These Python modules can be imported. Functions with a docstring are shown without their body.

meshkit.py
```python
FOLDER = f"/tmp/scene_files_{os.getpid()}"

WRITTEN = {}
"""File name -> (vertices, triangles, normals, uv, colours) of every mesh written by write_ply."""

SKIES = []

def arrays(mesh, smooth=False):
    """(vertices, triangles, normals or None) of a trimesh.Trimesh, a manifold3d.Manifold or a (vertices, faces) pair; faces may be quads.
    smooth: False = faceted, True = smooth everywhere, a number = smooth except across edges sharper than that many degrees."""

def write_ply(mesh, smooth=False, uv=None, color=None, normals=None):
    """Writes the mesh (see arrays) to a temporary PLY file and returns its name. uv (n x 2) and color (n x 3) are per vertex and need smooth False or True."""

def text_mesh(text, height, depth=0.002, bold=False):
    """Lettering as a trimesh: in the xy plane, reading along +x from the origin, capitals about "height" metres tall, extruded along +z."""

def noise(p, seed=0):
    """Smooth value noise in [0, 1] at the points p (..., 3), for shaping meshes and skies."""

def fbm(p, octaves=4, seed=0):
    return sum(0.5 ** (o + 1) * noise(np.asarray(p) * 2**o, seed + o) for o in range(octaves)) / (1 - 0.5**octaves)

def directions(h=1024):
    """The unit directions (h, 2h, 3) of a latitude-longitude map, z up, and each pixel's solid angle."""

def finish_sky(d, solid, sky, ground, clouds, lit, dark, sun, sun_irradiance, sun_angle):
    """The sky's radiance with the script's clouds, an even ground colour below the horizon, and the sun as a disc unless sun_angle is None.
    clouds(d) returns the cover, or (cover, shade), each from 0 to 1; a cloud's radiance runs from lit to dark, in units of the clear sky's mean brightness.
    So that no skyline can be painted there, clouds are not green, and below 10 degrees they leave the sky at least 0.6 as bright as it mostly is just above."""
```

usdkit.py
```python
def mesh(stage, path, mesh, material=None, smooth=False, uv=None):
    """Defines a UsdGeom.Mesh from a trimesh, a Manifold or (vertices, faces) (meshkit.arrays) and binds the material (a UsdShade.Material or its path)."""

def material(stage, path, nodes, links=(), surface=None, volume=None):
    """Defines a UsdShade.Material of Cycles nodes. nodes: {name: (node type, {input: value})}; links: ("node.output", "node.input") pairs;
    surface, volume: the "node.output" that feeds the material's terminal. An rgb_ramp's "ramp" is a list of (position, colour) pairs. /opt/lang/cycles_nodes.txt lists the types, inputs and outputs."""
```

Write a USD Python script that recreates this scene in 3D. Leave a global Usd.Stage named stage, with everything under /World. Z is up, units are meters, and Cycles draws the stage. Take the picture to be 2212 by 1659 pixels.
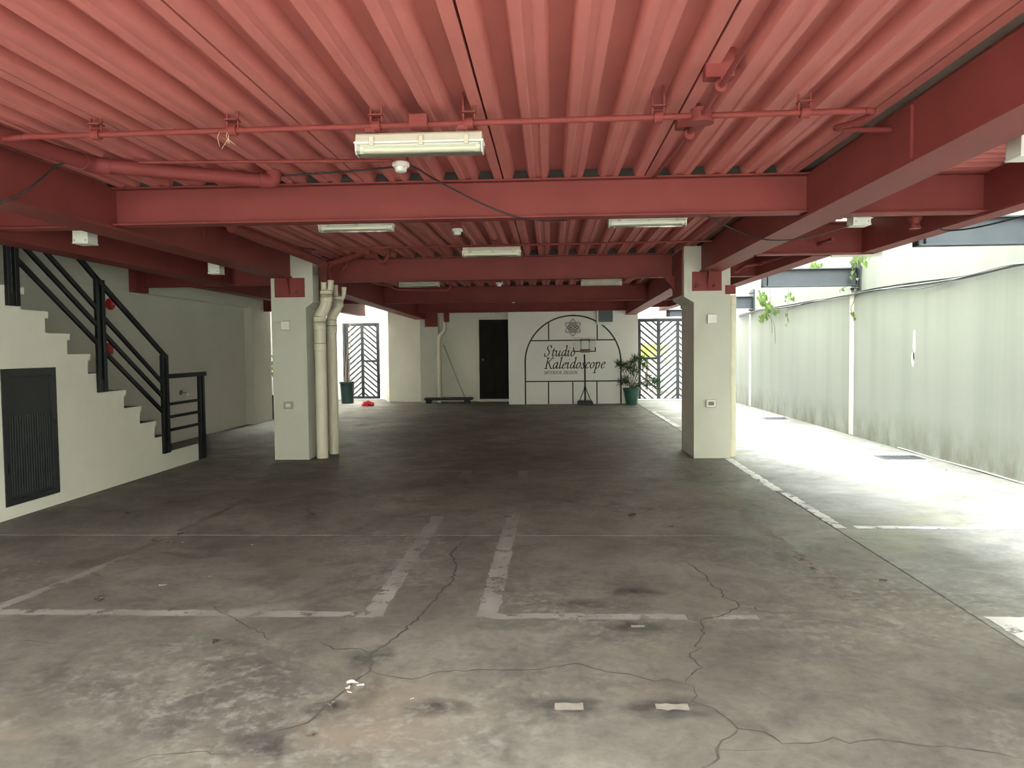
import math, random
import numpy as np
import trimesh
from shapely.geometry import Polygon, LineString, box as sbox, MultiPoint, Point
from shapely import affinity
from shapely.ops import unary_union
import usdkit, meshkit
from pxr import Usd, UsdGeom, UsdLux, UsdShade, Gf, Sdf

stage = Usd.Stage.CreateInMemory()
UsdGeom.SetStageUpAxis(stage, UsdGeom.Tokens.z)
UsdGeom.SetStageMetersPerUnit(stage, 1.0)
UsdGeom.Xform.Define(stage, '/World')
UsdGeom.Scope.Define(stage, '/World/Looks')
rng = np.random.default_rng(7)
random.seed(7)

# ------------------------------------------------------------ camera, sky, exposure
IW, IH, FPX = 2212.0, 1659.0, 1661.0
YAW, PITCH, ROLL = 0.05011312, -0.0448943, -0.01096791
EYE = np.array([0.0, 0.0, 1.45])
EXPOSURE = 4.0
SKY = 1.0


def cam_axes():
    f = np.array([-math.sin(YAW) * math.cos(PITCH), math.cos(YAW) * math.cos(PITCH), math.sin(PITCH)])
    r = np.cross(f, [0, 0, 1.0]); r /= np.linalg.norm(r)
    u = np.cross(r, f)
    c, s = math.cos(ROLL), math.sin(ROLL)
    return np.array([c * r + s * u, -s * r + c * u, -f]).T


CM = cam_axes()
cam = UsdGeom.Camera.Define(stage, '/World/camera')
cam.CreateHorizontalApertureAttr(36.0)
cam.CreateVerticalApertureAttr(36.0 * IH / IW)
cam.CreateFocalLengthAttr(FPX / IW * 36.0)
cam.CreateClippingRangeAttr(Gf.Vec2f(0.05, 300))
cam.CreateExposureAttr(EXPOSURE)
m = np.eye(4); m[:3, :3] = CM.T; m[3, :3] = EYE
cam.AddTransformOp().Set(Gf.Matrix4d(*m.ravel().tolist()))

dome = UsdLux.DomeLight.Define(stage, '/World/sky')
dome.CreateIntensityAttr(SKY)
dome.CreateColorAttr(Gf.Vec3f(0.965, 1.0, 0.99))


def at(px, py, axis, val):
    """The point of the plane axis = val that the survey sighting (px, py) meets."""
    d = CM @ np.array([(px - IW / 2) / FPX, -(py - IH / 2) / FPX, -1.0])
    k = 'xyz'.index(axis)
    return EYE + d * ((val - EYE[k]) / d[k])


# ------------------------------------------------------------ materials
def mat(name, nodes, links=(), surface='p.BSDF'):
    return usdkit.material(stage, '/World/Looks/' + name, nodes, links, surface=surface)


def simple(name, col, rough=0.5, metal=0.0, var=0.12, scale=6.0, bump=0.0, bscale=40.0, spec=0.5):
    lo = tuple(c * (1 - var) for c in col); hi = tuple(min(1, c * (1 + var)) for c in col)
    nodes = {'g': ('geometry', {}), 'n': ('noise_texture', {'scale': scale, 'detail': 5.0, 'roughness': 0.6}),
             'r': ('rgb_ramp', {'ramp': [(0.3, lo), (0.7, hi)]}),
             'p': ('principled_bsdf', {'roughness': rough, 'metallic': metal, 'specular_ior_level': spec})}
    links = [('g.position', 'n.vector'), ('n.fac', 'r.fac'), ('r.color', 'p.base_color')]
    if bump:
        nodes['n2'] = ('noise_texture', {'scale': bscale, 'detail': 4.0})
        nodes['b'] = ('bump', {'strength': bump, 'distance': 0.01})
        links += [('g.position', 'n2.vector'), ('n2.fac', 'b.height'), ('b.normal', 'p.normal')]
    return mat(name, nodes, links)


M = {}
M['red'] = simple('red_paint_shaded', (0.20, 0.041, 0.038), 0.6, var=0.10, scale=2.2, bump=0.05, spec=0.22)  # same red as the deck, darkened so beam faces read as shaded
M['deck'] = simple('red_paint_lit', (0.51, 0.163, 0.148), 0.6, var=0.08, scale=1.4, bump=0.04, spec=0.25)  # same red as the beams, paler so the ceiling reads as lit
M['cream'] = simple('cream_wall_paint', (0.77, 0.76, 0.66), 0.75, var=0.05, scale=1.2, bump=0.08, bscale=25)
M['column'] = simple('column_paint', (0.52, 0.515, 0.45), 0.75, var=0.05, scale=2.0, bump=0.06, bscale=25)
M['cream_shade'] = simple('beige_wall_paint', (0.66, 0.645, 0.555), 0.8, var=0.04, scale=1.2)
M['white_wall'] = simple('white_wall_paint', (0.84, 0.82, 0.78), 0.7, var=0.03, scale=1.5)
M['pvc'] = simple('pvc_cream', (0.66, 0.61, 0.48), 0.45, var=0.05, scale=5)
M['pvc_joint'] = simple('pvc_joint_grime', (0.20, 0.14, 0.09), 0.8)
M['black'] = simple('black_gloss_paint', (0.006, 0.008, 0.009), 0.4, var=0.2, spec=0.3)
M['gate'] = simple('gate_dark_paint', (0.012, 0.016, 0.017), 0.45, var=0.2)
M['hatch'] = simple('hatch_dark_paint', (0.018, 0.022, 0.023), 0.5, var=0.15, scale=9)
M['tread'] = simple('dark_stone_tread', (0.05, 0.045, 0.04), 0.5, var=0.2)
M['steel'] = simple('grey_steel_paint', (0.034, 0.041, 0.048), 0.55, var=0.12, scale=3, spec=0.35)
M['bolt'] = simple('bolt_dark', (0.05, 0.05, 0.055), 0.5, metal=0.3)
M['lamp_white'] = simple('lamp_box_white', (0.66, 0.66, 0.60), 0.55, var=0.04, scale=14)
M['lamp_body'] = simple('lamp_body_grey', (0.52, 0.49, 0.40), 0.5, var=0.06)
M['tube'] = simple('unlit_tube_white', (0.80, 0.80, 0.74), 0.25, var=0.02)
M['plastic'] = simple('white_plastic', (0.74, 0.74, 0.70), 0.4, var=0.03)
M['grey_plastic'] = simple('grey_plastic', (0.30, 0.28, 0.24), 0.5)
M['dark_window'] = simple('dark_smoked_plastic', (0.10, 0.085, 0.06), 0.3)
M['cable'] = simple('black_cable', (0.020, 0.020, 0.020), 0.6)
M['cable_grey'] = simple('grey_cable', (0.06, 0.07, 0.065), 0.6)
M['door'] = simple('dark_brown_door', (0.014, 0.011, 0.009), 0.7, var=0.25, scale=4, spec=0.2)
M['brass'] = simple('knob_metal', (0.45, 0.42, 0.36), 0.3, metal=0.9)
M['ink'] = simple('black_lettering', (0.018, 0.016, 0.014), 0.6)
M['ink_grey'] = simple('grey_lettering', (0.12, 0.11, 0.10), 0.6)
M['alarm'] = simple('alarm_red', (0.42, 0.020, 0.025), 0.35)
M['cloth_red'] = simple('cloth_red', (0.62, 0.03, 0.06), 0.8, bump=0.3)
M['pot'] = simple('dark_green_pot', (0.010, 0.034, 0.030), 0.45, var=0.15)
M['pot2'] = simple('green_pot', (0.014, 0.075, 0.055), 0.45, var=0.15)
M['soil'] = simple('soil', (0.05, 0.035, 0.025), 0.9, bump=0.4)
M['bark'] = simple('twig_bark', (0.09, 0.065, 0.05), 0.8, bump=0.3)
M['twig'] = simple('dry_twig', (0.22, 0.17, 0.12), 0.8)
M['straw'] = simple('dry_straw', (0.55, 0.42, 0.26), 0.8)
M['deadleaf'] = simple('dead_leaf', (0.045, 0.032, 0.022), 0.8, var=0.4, scale=30)
M['paleleaf'] = simple('pale_scrap', (0.40, 0.36, 0.28), 0.8, var=0.2, scale=30)
M['rail_base'] = simple('hoop_base_black', (0.016, 0.019, 0.022), 0.5)
M['hoop_red'] = simple('hoop_rim_red', (0.16, 0.05, 0.04), 0.5)
M['teal'] = simple('teal_grille', (0.022, 0.055, 0.055), 0.35, var=0.15)
M['grate'] = simple('drain_grate_iron', (0.035, 0.042, 0.05), 0.55, metal=0.2)
M['flash'] = simple('pale_flashing', (0.72, 0.70, 0.62), 0.6, var=0.05)
M['crack'] = simple('crack_dark', (0.042, 0.036, 0.029), 0.9, var=0.35, scale=9)
M['joint'] = simple('joint_dark', (0.05, 0.046, 0.04), 0.9)
M['ochre'] = simple('faded_ochre_line', (0.21, 0.175, 0.145), 0.8, var=0.15, scale=7)
M['oil'] = simple('oil_stain', (0.06, 0.06, 0.06), 0.5, var=0.3, scale=14)
M['patch'] = simple('cement_patch', (0.175, 0.158, 0.13), 0.8, var=0.2, scale=20)
M['bamboo'] = simple('pole_grey', (0.45, 0.43, 0.38), 0.6)
M['chrome'] = simple('tap_chrome', (0.5, 0.5, 0.48), 0.25, metal=0.9)


def leaf_mat(name, col, trans):
    return mat(name, {'o': ('geometry', {}), 'r': ('rgb_ramp', {'ramp': [(0, tuple(c * 0.6 for c in col)), (1, tuple(c * 1.35 for c in col))]}),
                      'p': ('principled_bsdf', {'roughness': 0.45}), 't': ('translucent_bsdf', {'color': trans}), 'x': ('mix_closure', {'fac': 0.4})},
               [('o.random_per_island', 'r.fac'), ('r.color', 'p.base_color'), ('p.BSDF', 'x.closure1'), ('t.BSDF', 'x.closure2')], surface='x.closure')


M['vine'] = leaf_mat('vine_leaf', (0.085, 0.155, 0.035), (0.17, 0.27, 0.05))
M['conifer'] = leaf_mat('shrub_leaf', (0.035, 0.065, 0.035), (0.06, 0.12, 0.05))
M['palm'] = leaf_mat('broad_leaf', (0.10, 0.20, 0.03), (0.25, 0.42, 0.06))
M['hedge'] = leaf_mat('hedge_leaf', (0.28, 0.33, 0.07), (0.5, 0.6, 0.12))


def clear_plastic(name, col, amount, ior=1.45):
    return mat(name, {'a': ('transparent_bsdf', {'color': col}), 'b': ('glossy_bsdf', {'color': (0.9, 0.9, 0.85), 'roughness': 0.15}),
                      'f': ('fresnel', {'IOR': ior}), 'd': ('diffuse_bsdf', {'color': (0.75, 0.73, 0.62)}),
                      'x': ('mix_closure', {}), 'y': ('mix_closure', {'fac': amount})},
               [('f.fac', 'x.fac'), ('a.BSDF', 'x.closure1'), ('b.BSDF', 'x.closure2'), ('x.closure', 'y.closure1'), ('d.BSDF', 'y.closure2')], surface='y.closure')


M['diffuser'] = clear_plastic('clear_diffuser', (0.95, 0.95, 0.90), 0.12)
M['acrylic'] = clear_plastic('clear_backboard', (0.93, 0.94, 0.93), 0.01, 1.12)


def concrete(name, dark, mid, light, tint, tint_at, rough, streak, worn):
    n = {'g': ('geometry', {}),
         'map': ('mapping', {'scale': streak}),
         'a': ('noise_texture', {'scale': 0.55, 'detail': 8.0, 'roughness': 0.62, 'distortion': 0.4}),
         'ar': ('rgb_ramp', {'ramp': [(0.30, dark), (0.52, mid), (0.72, light)]}),
         'b': ('noise_texture', {'scale': 3.2, 'detail': 8.0, 'roughness': 0.7, 'distortion': 0.8}),
         'br': ('rgb_ramp', {'ramp': [(0.30, (0.62, 0.62, 0.62)), (0.5, (1, 1, 1)), (0.72, (1.35, 1.34, 1.3))]}),
         'm1': ('mix_color', {'blend_type': 'multiply', 'fac': 0.85, 'use_clamp': False}),
         'c': ('noise_texture', {'scale': 22.0, 'detail': 6.0, 'roughness': 0.7}),
         'cr': ('rgb_ramp', {'ramp': [(0.32, (0.78, 0.78, 0.78)), (0.5, (1, 1, 1)), (0.7, (1.18, 1.18, 1.16))]}),
         'm2': ('mix_color', {'blend_type': 'multiply', 'fac': 0.8}),
         'd': ('noise_texture', {'scale': 0.9, 'detail': 5.0, 'roughness': 0.6}),
         'dr': ('rgb_ramp', {'ramp': [(tint_at, (0, 0, 0)), (tint_at + 0.16, (0.75, 0.75, 0.75))]}),
         'off': ('vector_math', {'math_type': 'add', 'vector2': (13.7, 4.2, 0.0)}),
         'm3': ('mix_color', {'blend_type': 'mix', 'b': tint}),
         'w1': ('noise_texture', {'scale': 0.75, 'detail': 3.0, 'roughness': 0.5}),
         'w1r': ('map_range', {'from_min': 0.46, 'from_max': 0.66, 'to_min': 0.0, 'to_max': 1.0, 'clamp': True}),
         'w2': ('noise_texture', {'scale': 11.0, 'detail': 8.0, 'roughness': 0.72, 'distortion': 0.25}),
         'w2r': ('map_range', {'from_min': 0.50, 'from_max': 0.66, 'to_min': 0.0, 'to_max': 0.55, 'clamp': True}),
         'wm': ('math', {'math_type': 'multiply'}), 'm4': ('mix_color', {'blend_type': 'mix', 'b': worn}),
         'k1': ('noise_texture', {'scale': 1.3, 'detail': 8.0, 'roughness': 0.7, 'distortion': 0.6}),
         'k1r': ('rgb_ramp', {'ramp': [(0.34, (0.55, 0.55, 0.56)), (0.47, (1, 1, 1))]}), 'm5': ('mix_color', {'blend_type': 'multiply', 'fac': 0.8}),
         'off2': ('vector_math', {'math_type': 'add', 'vector2': (3.1, 41.0, 0.0)}),
         'e': ('noise_texture', {'scale': 1.7, 'detail': 7.0, 'roughness': 0.7, 'distortion': 1.0}),
         'rr': ('map_range', {'from_min': 0.3, 'from_max': 0.7, 'to_min': rough - 0.14, 'to_max': rough + 0.12, 'clamp': True}),
         'bp': ('bump', {'strength': 0.12, 'distance': 0.004}),
         'p': ('principled_bsdf', {'specular_ior_level': 0.32})}
    l = [('g.position', 'map.vector'), ('map.vector', 'a.vector'), ('a.fac', 'ar.fac'), ('map.vector', 'b.vector'), ('b.fac', 'br.fac'),
         ('ar.color', 'm1.a'), ('br.color', 'm1.b'), ('map.vector', 'c.vector'), ('c.fac', 'cr.fac'), ('m1.result', 'm2.a'), ('cr.color', 'm2.b'),
         ('g.position', 'off.vector1'), ('off.vector', 'd.vector'), ('d.fac', 'dr.fac'), ('m2.result', 'm3.a'), ('dr.color', 'm3.fac'),
         ('g.position', 'e.vector'), ('e.fac', 'rr.value'), ('rr.result', 'p.roughness'), ('off.vector', 'w1.vector'), ('w1.fac', 'w1r.value'), ('map.vector', 'w2.vector'), ('w2.fac', 'w2r.value'), ('w1r.result', 'wm.value1'), ('w2r.result', 'wm.value2'), ('wm.value', 'm4.fac'), ('m3.result', 'm5.a'), ('g.position', 'off2.vector1'), ('off2.vector', 'k1.vector'), ('k1.fac', 'k1r.fac'), ('k1r.color', 'm5.b'), ('m5.result', 'm4.a'), ('m4.result', 'p.base_color'),
         ('c.fac', 'bp.height'), ('bp.normal', 'p.normal')]
    return mat(name, n, l)


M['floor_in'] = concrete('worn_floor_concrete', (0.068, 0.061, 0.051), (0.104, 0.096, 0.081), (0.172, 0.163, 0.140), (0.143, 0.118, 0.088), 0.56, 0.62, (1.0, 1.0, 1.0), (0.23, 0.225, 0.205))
M['floor_far_lifted'] = concrete('worn_floor_concrete_lifted', (0.078, 0.070, 0.059), (0.120, 0.111, 0.094), (0.190, 0.180, 0.155), (0.155, 0.128, 0.097), 0.56, 0.62, (1.0, 1.0, 1.0), (0.23, 0.225, 0.205))  # same concrete as the near slab, paler to offset the dim far end
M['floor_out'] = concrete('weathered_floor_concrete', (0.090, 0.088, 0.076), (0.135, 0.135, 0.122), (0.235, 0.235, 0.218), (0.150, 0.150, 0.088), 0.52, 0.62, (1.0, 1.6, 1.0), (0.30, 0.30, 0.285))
M['blocker_grey'] = simple('blocker_grey_green', (0.30, 0.31, 0.27), 0.9)
M['ground'] = simple('yard_ground', (0.52, 0.51, 0.47), 0.9, var=0.2)


def wall_stain(name, base, streak, dirt):
    n = {'g': ('geometry', {}), 's': ('separate_xyz', {}),
         'map': ('mapping', {'scale': (1.3, 1.3, 0.06)}),
         'a': ('noise_texture', {'scale': 1.6, 'detail': 6.0, 'roughness': 0.62}),
         'ar': ('rgb_ramp', {'ramp': [(0.25, streak), (0.5, base), (0.8, tuple(min(1, c * 1.06) for c in base))]}),
         'z': ('map_range', {'from_min': 0.0, 'from_max': 0.55, 'to_min': 1.0, 'to_max': 0.0, 'clamp': True}),
         'b': ('noise_texture', {'scale': 3.0, 'detail': 6.0, 'roughness': 0.65}),
         'map2': ('mapping', {'scale': (1.2, 1.2, 0.5)}),
         'bm': ('map_range', {'from_min': 0.38, 'from_max': 0.68, 'to_min': 0.0, 'to_max': 1.0, 'clamp': True}),
         'mul': ('math', {'math_type': 'multiply'}),
         'x': ('mix_color', {'b': dirt}), 'p': ('principled_bsdf', {'roughness': 0.8})}
    l = [('g.position', 'map.vector'), ('map.vector', 'a.vector'), ('a.fac', 'ar.fac'), ('g.position', 's.vector'), ('s.z', 'z.value'),
         ('g.position', 'map2.vector'), ('map2.vector', 'b.vector'), ('b.fac', 'bm.value'), ('z.result', 'mul.value1'), ('bm.result', 'mul.value2'),
         ('mul.value', 'x.fac'), ('ar.color', 'x.a'), ('x.result', 'p.base_color')]
    return mat(name, n, l)


M['wall_out'] = wall_stain('stained_boundary_wall', (0.31, 0.33, 0.302), (0.265, 0.288, 0.265), (0.15, 0.145, 0.10))


def worn_paint(name, col, cut):
    return mat(name, {'g': ('geometry', {}), 'n': ('noise_texture', {'scale': 7.0, 'detail': 8.0, 'roughness': 0.75}),
                      'r': ('rgb_ramp', {'ramp': [(cut, (0, 0, 0)), (cut + 0.05, (1, 1, 1))]}),
                      'n2': ('noise_texture', {'scale': 2.5, 'detail': 5.0}), 'cr': ('rgb_ramp', {'ramp': [(0.35, tuple(c * 0.72 for c in col)), (0.65, col)]}),
                      'p': ('principled_bsdf', {'roughness': 0.7}), 't': ('transparent_bsdf', {}), 'x': ('mix_closure', {})},
               [('g.position', 'n.vector'), ('n.fac', 'r.fac'), ('g.position', 'n2.vector'), ('n2.fac', 'cr.fac'), ('cr.color', 'p.base_color'),
                ('r.color', 'x.fac'), ('t.BSDF', 'x.closure1'), ('p.BSDF', 'x.closure2')], surface='x.closure')


M['paint_old'] = worn_paint('worn_line_paint', (0.195, 0.187, 0.166), 0.41)
M['paint_brown'] = worn_paint('brown_line_paint', (0.150, 0.122, 0.102), 0.46)
M['paint_faint'] = worn_paint('faint_line_paint', (0.15, 0.142, 0.123), 0.47)
M['paint_new'] = worn_paint('bright_line_paint', (0.55, 0.55, 0.52), 0.40)

# ------------------------------------------------------------ helpers: things and parts
taken = {}


def numbered(parent, name):
    k = (parent, name); n = taken.get(k, 0); taken[k] = n + 1
    return f'{parent}/{name}' + (f'_{n:03d}' if n else '')


def tag(prim, label=None, cat=None, group=None, kind=None):
    for k, v in (('label', label), ('category', cat), ('group', group), ('kind', kind)):
        if v:
            prim.SetCustomDataByKey(k, v)


class Thing:
    """An Xform at the thing's base; add() makes a part (or, below a part, a sub-part)."""

    def __init__(self, name, base, label=None, cat=None, group=None, kind=None):
        self.path = numbered('/World', name)
        self.base = np.array(base, float)
        x = UsdGeom.Xform.Define(stage, self.path)
        x.AddTranslateOp().Set(Gf.Vec3d(*self.base.tolist()))
        tag(x.GetPrim(), label, cat, group, kind)

    def add(self, name, mesh, material, parent=None, smooth=30, label=None, kind=None, uv=None):
        if isinstance(mesh, (list, tuple)) and not isinstance(mesh[0], np.ndarray):
            mesh = trimesh.util.concatenate(list(mesh))
        v = np.asarray(mesh.vertices) - self.base
        p = numbered(parent or self.path, name)
        usdkit.mesh(stage, p, trimesh.Trimesh(v, mesh.faces, process=False), M[material], smooth=smooth, uv=uv)
        tag(stage.GetPrimAtPath(p), label=label, kind=kind)
        return p


def single(name, mesh, material, label=None, cat=None, group=None, kind=None, base=None, smooth=30):
    if isinstance(mesh, (list, tuple)):
        mesh = trimesh.util.concatenate(list(mesh))
    p = numbered('/World', name)
    b = np.array(base if base is not None else [mesh.bounds[:, 0].mean(), mesh.bounds[:, 1].mean(), mesh.bounds[0, 2]], float)
    q = usdkit.mesh(stage, p, trimesh.Trimesh(np.asarray(mesh.vertices) - b, mesh.faces, process=False), M[material], smooth=smooth)
    q.AddTranslateOp().Set(Gf.Vec3d(*b.tolist()))
    tag(q.GetPrim(), label, cat, group, kind)
    return p


# ------------------------------------------------------------ helpers: shapes
def cbox(x0, x1, y0, y1, z0, z1, c=0.004):
    x0, x1 = min(x0, x1), max(x0, x1); y0, y1 = min(y0, y1), max(y0, y1); z0, z1 = min(z0, z1), max(z0, z1)
    c = min(c, (x1 - x0) * 0.3, (y1 - y0) * 0.3, (z1 - z0) * 0.3)
    if c <= 0.0002:
        b = trimesh.creation.box([x1 - x0, y1 - y0, z1 - z0]); b.apply_translation([(x0 + x1) / 2, (y0 + y1) / 2, (z0 + z1) / 2]); return b
    pts = []
    for sx, X in ((1, x0), (-1, x1)):
        for sy, Y in ((1, y0), (-1, y1)):
            for sz, Z in ((1, z0), (-1, z1)):
                pts += [(X, Y + sy * c, Z + sz * c), (X + sx * c, Y, Z + sz * c), (X + sx * c, Y + sy * c, Z)]
    return trimesh.convex.convex_hull(np.array(pts))


def polys(shape):
    return [g for g in getattr(shape, 'geoms', [shape]) if g.geom_type == 'Polygon' and g.area > 1e-9]


def extrude(shape, depth):
    return trimesh.util.concatenate([trimesh.creation.extrude_polygon(g, depth, engine='earcut') for g in polys(shape)])


def ext_y(shape, y0, y1):
    """A shape drawn in (x, z), from y0 to y1."""
    e = extrude(shape, y1 - y0); v = e.vertices
    return trimesh.Trimesh(np.stack([v[:, 0], y1 - v[:, 2], v[:, 1]], 1), e.faces, process=False)


def ext_x(shape, x0, x1):
    """A shape drawn in (y, z), from x0 to x1."""
    e = extrude(shape, x1 - x0); v = e.vertices
    return trimesh.Trimesh(np.stack([x0 + v[:, 2], v[:, 0], v[:, 1]], 1), e.faces, process=False)


def ext_z(shape, z0, z1):
    e = extrude(shape, z1 - z0); e.apply_translation([0, 0, z0]); return e


def fillet(pts, r, n=5):
    pts = [np.array(p, float) for p in pts]
    out = [pts[0]]
    for a, b, c in zip(pts[:-2], pts[1:-1], pts[2:]):
        u, v = a - b, c - b
        lu, lv = np.linalg.norm(u), np.linalg.norm(v); d = min(r, lu * 0.45, lv * 0.45)
        p, q = b + u / lu * d, b + v / lv * d
        for t in np.linspace(0, 1, n):
            out.append((1 - t) ** 2 * p + 2 * t * (1 - t) * b + t * t * q)
    return out + [pts[-1]]


def spline(pts, n=8):
    p = np.array(pts, float)
    e = np.vstack([2 * p[0] - p[1], p, 2 * p[-1] - p[-2]])
    out = []
    for i in range(1, len(e) - 2):
        for t in np.linspace(0, 1, n, endpoint=False):
            a, b, c, d = e[i - 1], e[i], e[i + 1], e[i + 2]
            out.append(0.5 * (2 * b + (c - a) * t + (2 * a - 5 * b + 4 * c - d) * t * t + (3 * b - a - 3 * c + d) * t ** 3))
    return np.array(out + [p[-1]])


def tube(pts, r, n=10):
    p = np.array(pts, float)
    keep = [0] + [i for i in range(1, len(p)) if np.linalg.norm(p[i] - p[i - 1]) > 1e-6]
    p = p[keep]
    r = np.broadcast_to(r, (len(p),)) if np.ndim(r) == 0 else np.array(r)[keep]
    t = np.gradient(p, axis=0); t /= np.linalg.norm(t, axis=1, keepdims=True) + 1e-12
    a = np.cross(t[0], [0, 0, 1.0])
    if np.linalg.norm(a) < 0.1:
        a = np.cross(t[0], [1.0, 0, 0])
    rings = []
    ang = np.arange(n) * 2 * np.pi / n
    for i in range(len(p)):
        a = a - t[i] * (a @ t[i]); a /= np.linalg.norm(a)
        b = np.cross(t[i], a)
        rings.append(p[i] + r[i] * (np.cos(ang)[:, None] * a + np.sin(ang)[:, None] * b))
    v = np.vstack(rings + [p[:1], p[-1:]]); f = []
    for i in range(len(p) - 1):
        for j in range(n):
            k = (j + 1) % n
            f += [(i * n + j, i * n + k, (i + 1) * n + k), (i * n + j, (i + 1) * n + k, (i + 1) * n + j)]
    s, e = len(v) - 2, len(v) - 1
    for j in range(n):
        k = (j + 1) % n
        f += [(s, k, j), (e, (len(p) - 1) * n + j, (len(p) - 1) * n + k)]
    return trimesh.Trimesh(v, np.array(f), process=False)


def lathe(profile, centre, n=24):
    """profile: (radius, z) from the bottom up, on the axis through centre."""
    pr = np.array(profile, float)
    mm = trimesh.creation.revolve(pr, sections=n)
    mm.apply_translation(centre)
    return mm


def cyl(c, r, axis, h, n=16):
    mm = trimesh.creation.cylinder(radius=r, height=h, sections=n)
    if axis == 'x':
        mm.apply_transform(trimesh.transformations.rotation_matrix(math.pi / 2, [0, 1, 0]))
    elif axis == 'y':
        mm.apply_transform(trimesh.transformations.rotation_matrix(math.pi / 2, [1, 0, 0]))
    mm.apply_translation(c)
    return mm


# ------------------------------------------------------------ levels and lines of the building
DECK = 2.76           # underside of the steel deck ribs
GB = 2.43             # underside of the girders
XR0, XR1 = 1.94, 2.225   # right girder flange
XL0, XL1 = -3.71, -3.42  # left girder flange
WALL_R = 4.87
STAIR_X = -4.775
UPPER, FRONT_BLOCK, SIDE_BLOCK = 12.0, 7.0, 10.0  # heights of unseen masses put up to cut skylight
FRONT = -0.5           # front edge of the building, behind the top of the picture
JX, JY = 2.25, 5.93   # joints in the floor

# ------------------------------------------------------------ the setting: ground, floor, walls, ceiling
single('ground', cbox(-60, 60, -60, 80, -0.6, -0.06, 0), 'ground', kind='structure')

fl = Thing('floor', (0, 0, -0.05), kind='structure')
g = 0.004
fl.add('slab', cbox(-9.0, JX - g, -9.0, JY - g, -0.06, 0, 0.003), 'floor_in', label='grey-brown worn concrete slab in the foreground')
fl.add('slab', cbox(-9.0, JX - g, JY + g, 23.2, -0.06, 0, 0.003), 'floor_far_lifted', label='worn concrete slab under the building, colour lifted where the floor is dim')
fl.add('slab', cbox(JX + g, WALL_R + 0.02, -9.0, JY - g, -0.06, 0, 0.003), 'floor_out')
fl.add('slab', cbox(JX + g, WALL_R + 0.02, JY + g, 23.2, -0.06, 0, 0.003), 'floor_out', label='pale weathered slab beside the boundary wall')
fl.add('joint_filler', [cbox(-9, WALL_R, JY - g, JY + g, -0.05, -0.006, 0), cbox(JX - g, JX + g, -5, 23.2, -0.05, -0.006, 0)], 'joint', label='dark joint between the slabs')


def jag(p, q, w, seed, step=0.05, edge=0.006, z=0.0012):
    """A flat strip of paint from p to q, its edges a little worn."""
    r = np.random.default_rng(seed)
    p, q = np.array(p, float), np.array(q, float)
    L = np.linalg.norm(q - p); d = (q - p) / L; nrm = np.array([-d[1], d[0]])
    n = max(2, int(L / step))
    t = np.linspace(0, L, n + 1)
    a = [p + d * s + nrm * (w / 2 + r.normal(0, edge)) for s in t]
    b = [p + d * s - nrm * (w / 2 + r.normal(0, edge)) for s in t]
    v = np.array(a + b); v = np.hstack([v, np.full((len(v), 1), z)])
    f = []
    for i in range(n):
        f += [(i, n + 1 + i, n + 2 + i), (i, n + 2 + i, i + 1)]
    return trimesh.Trimesh(v, np.array(f), process=False)


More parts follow.
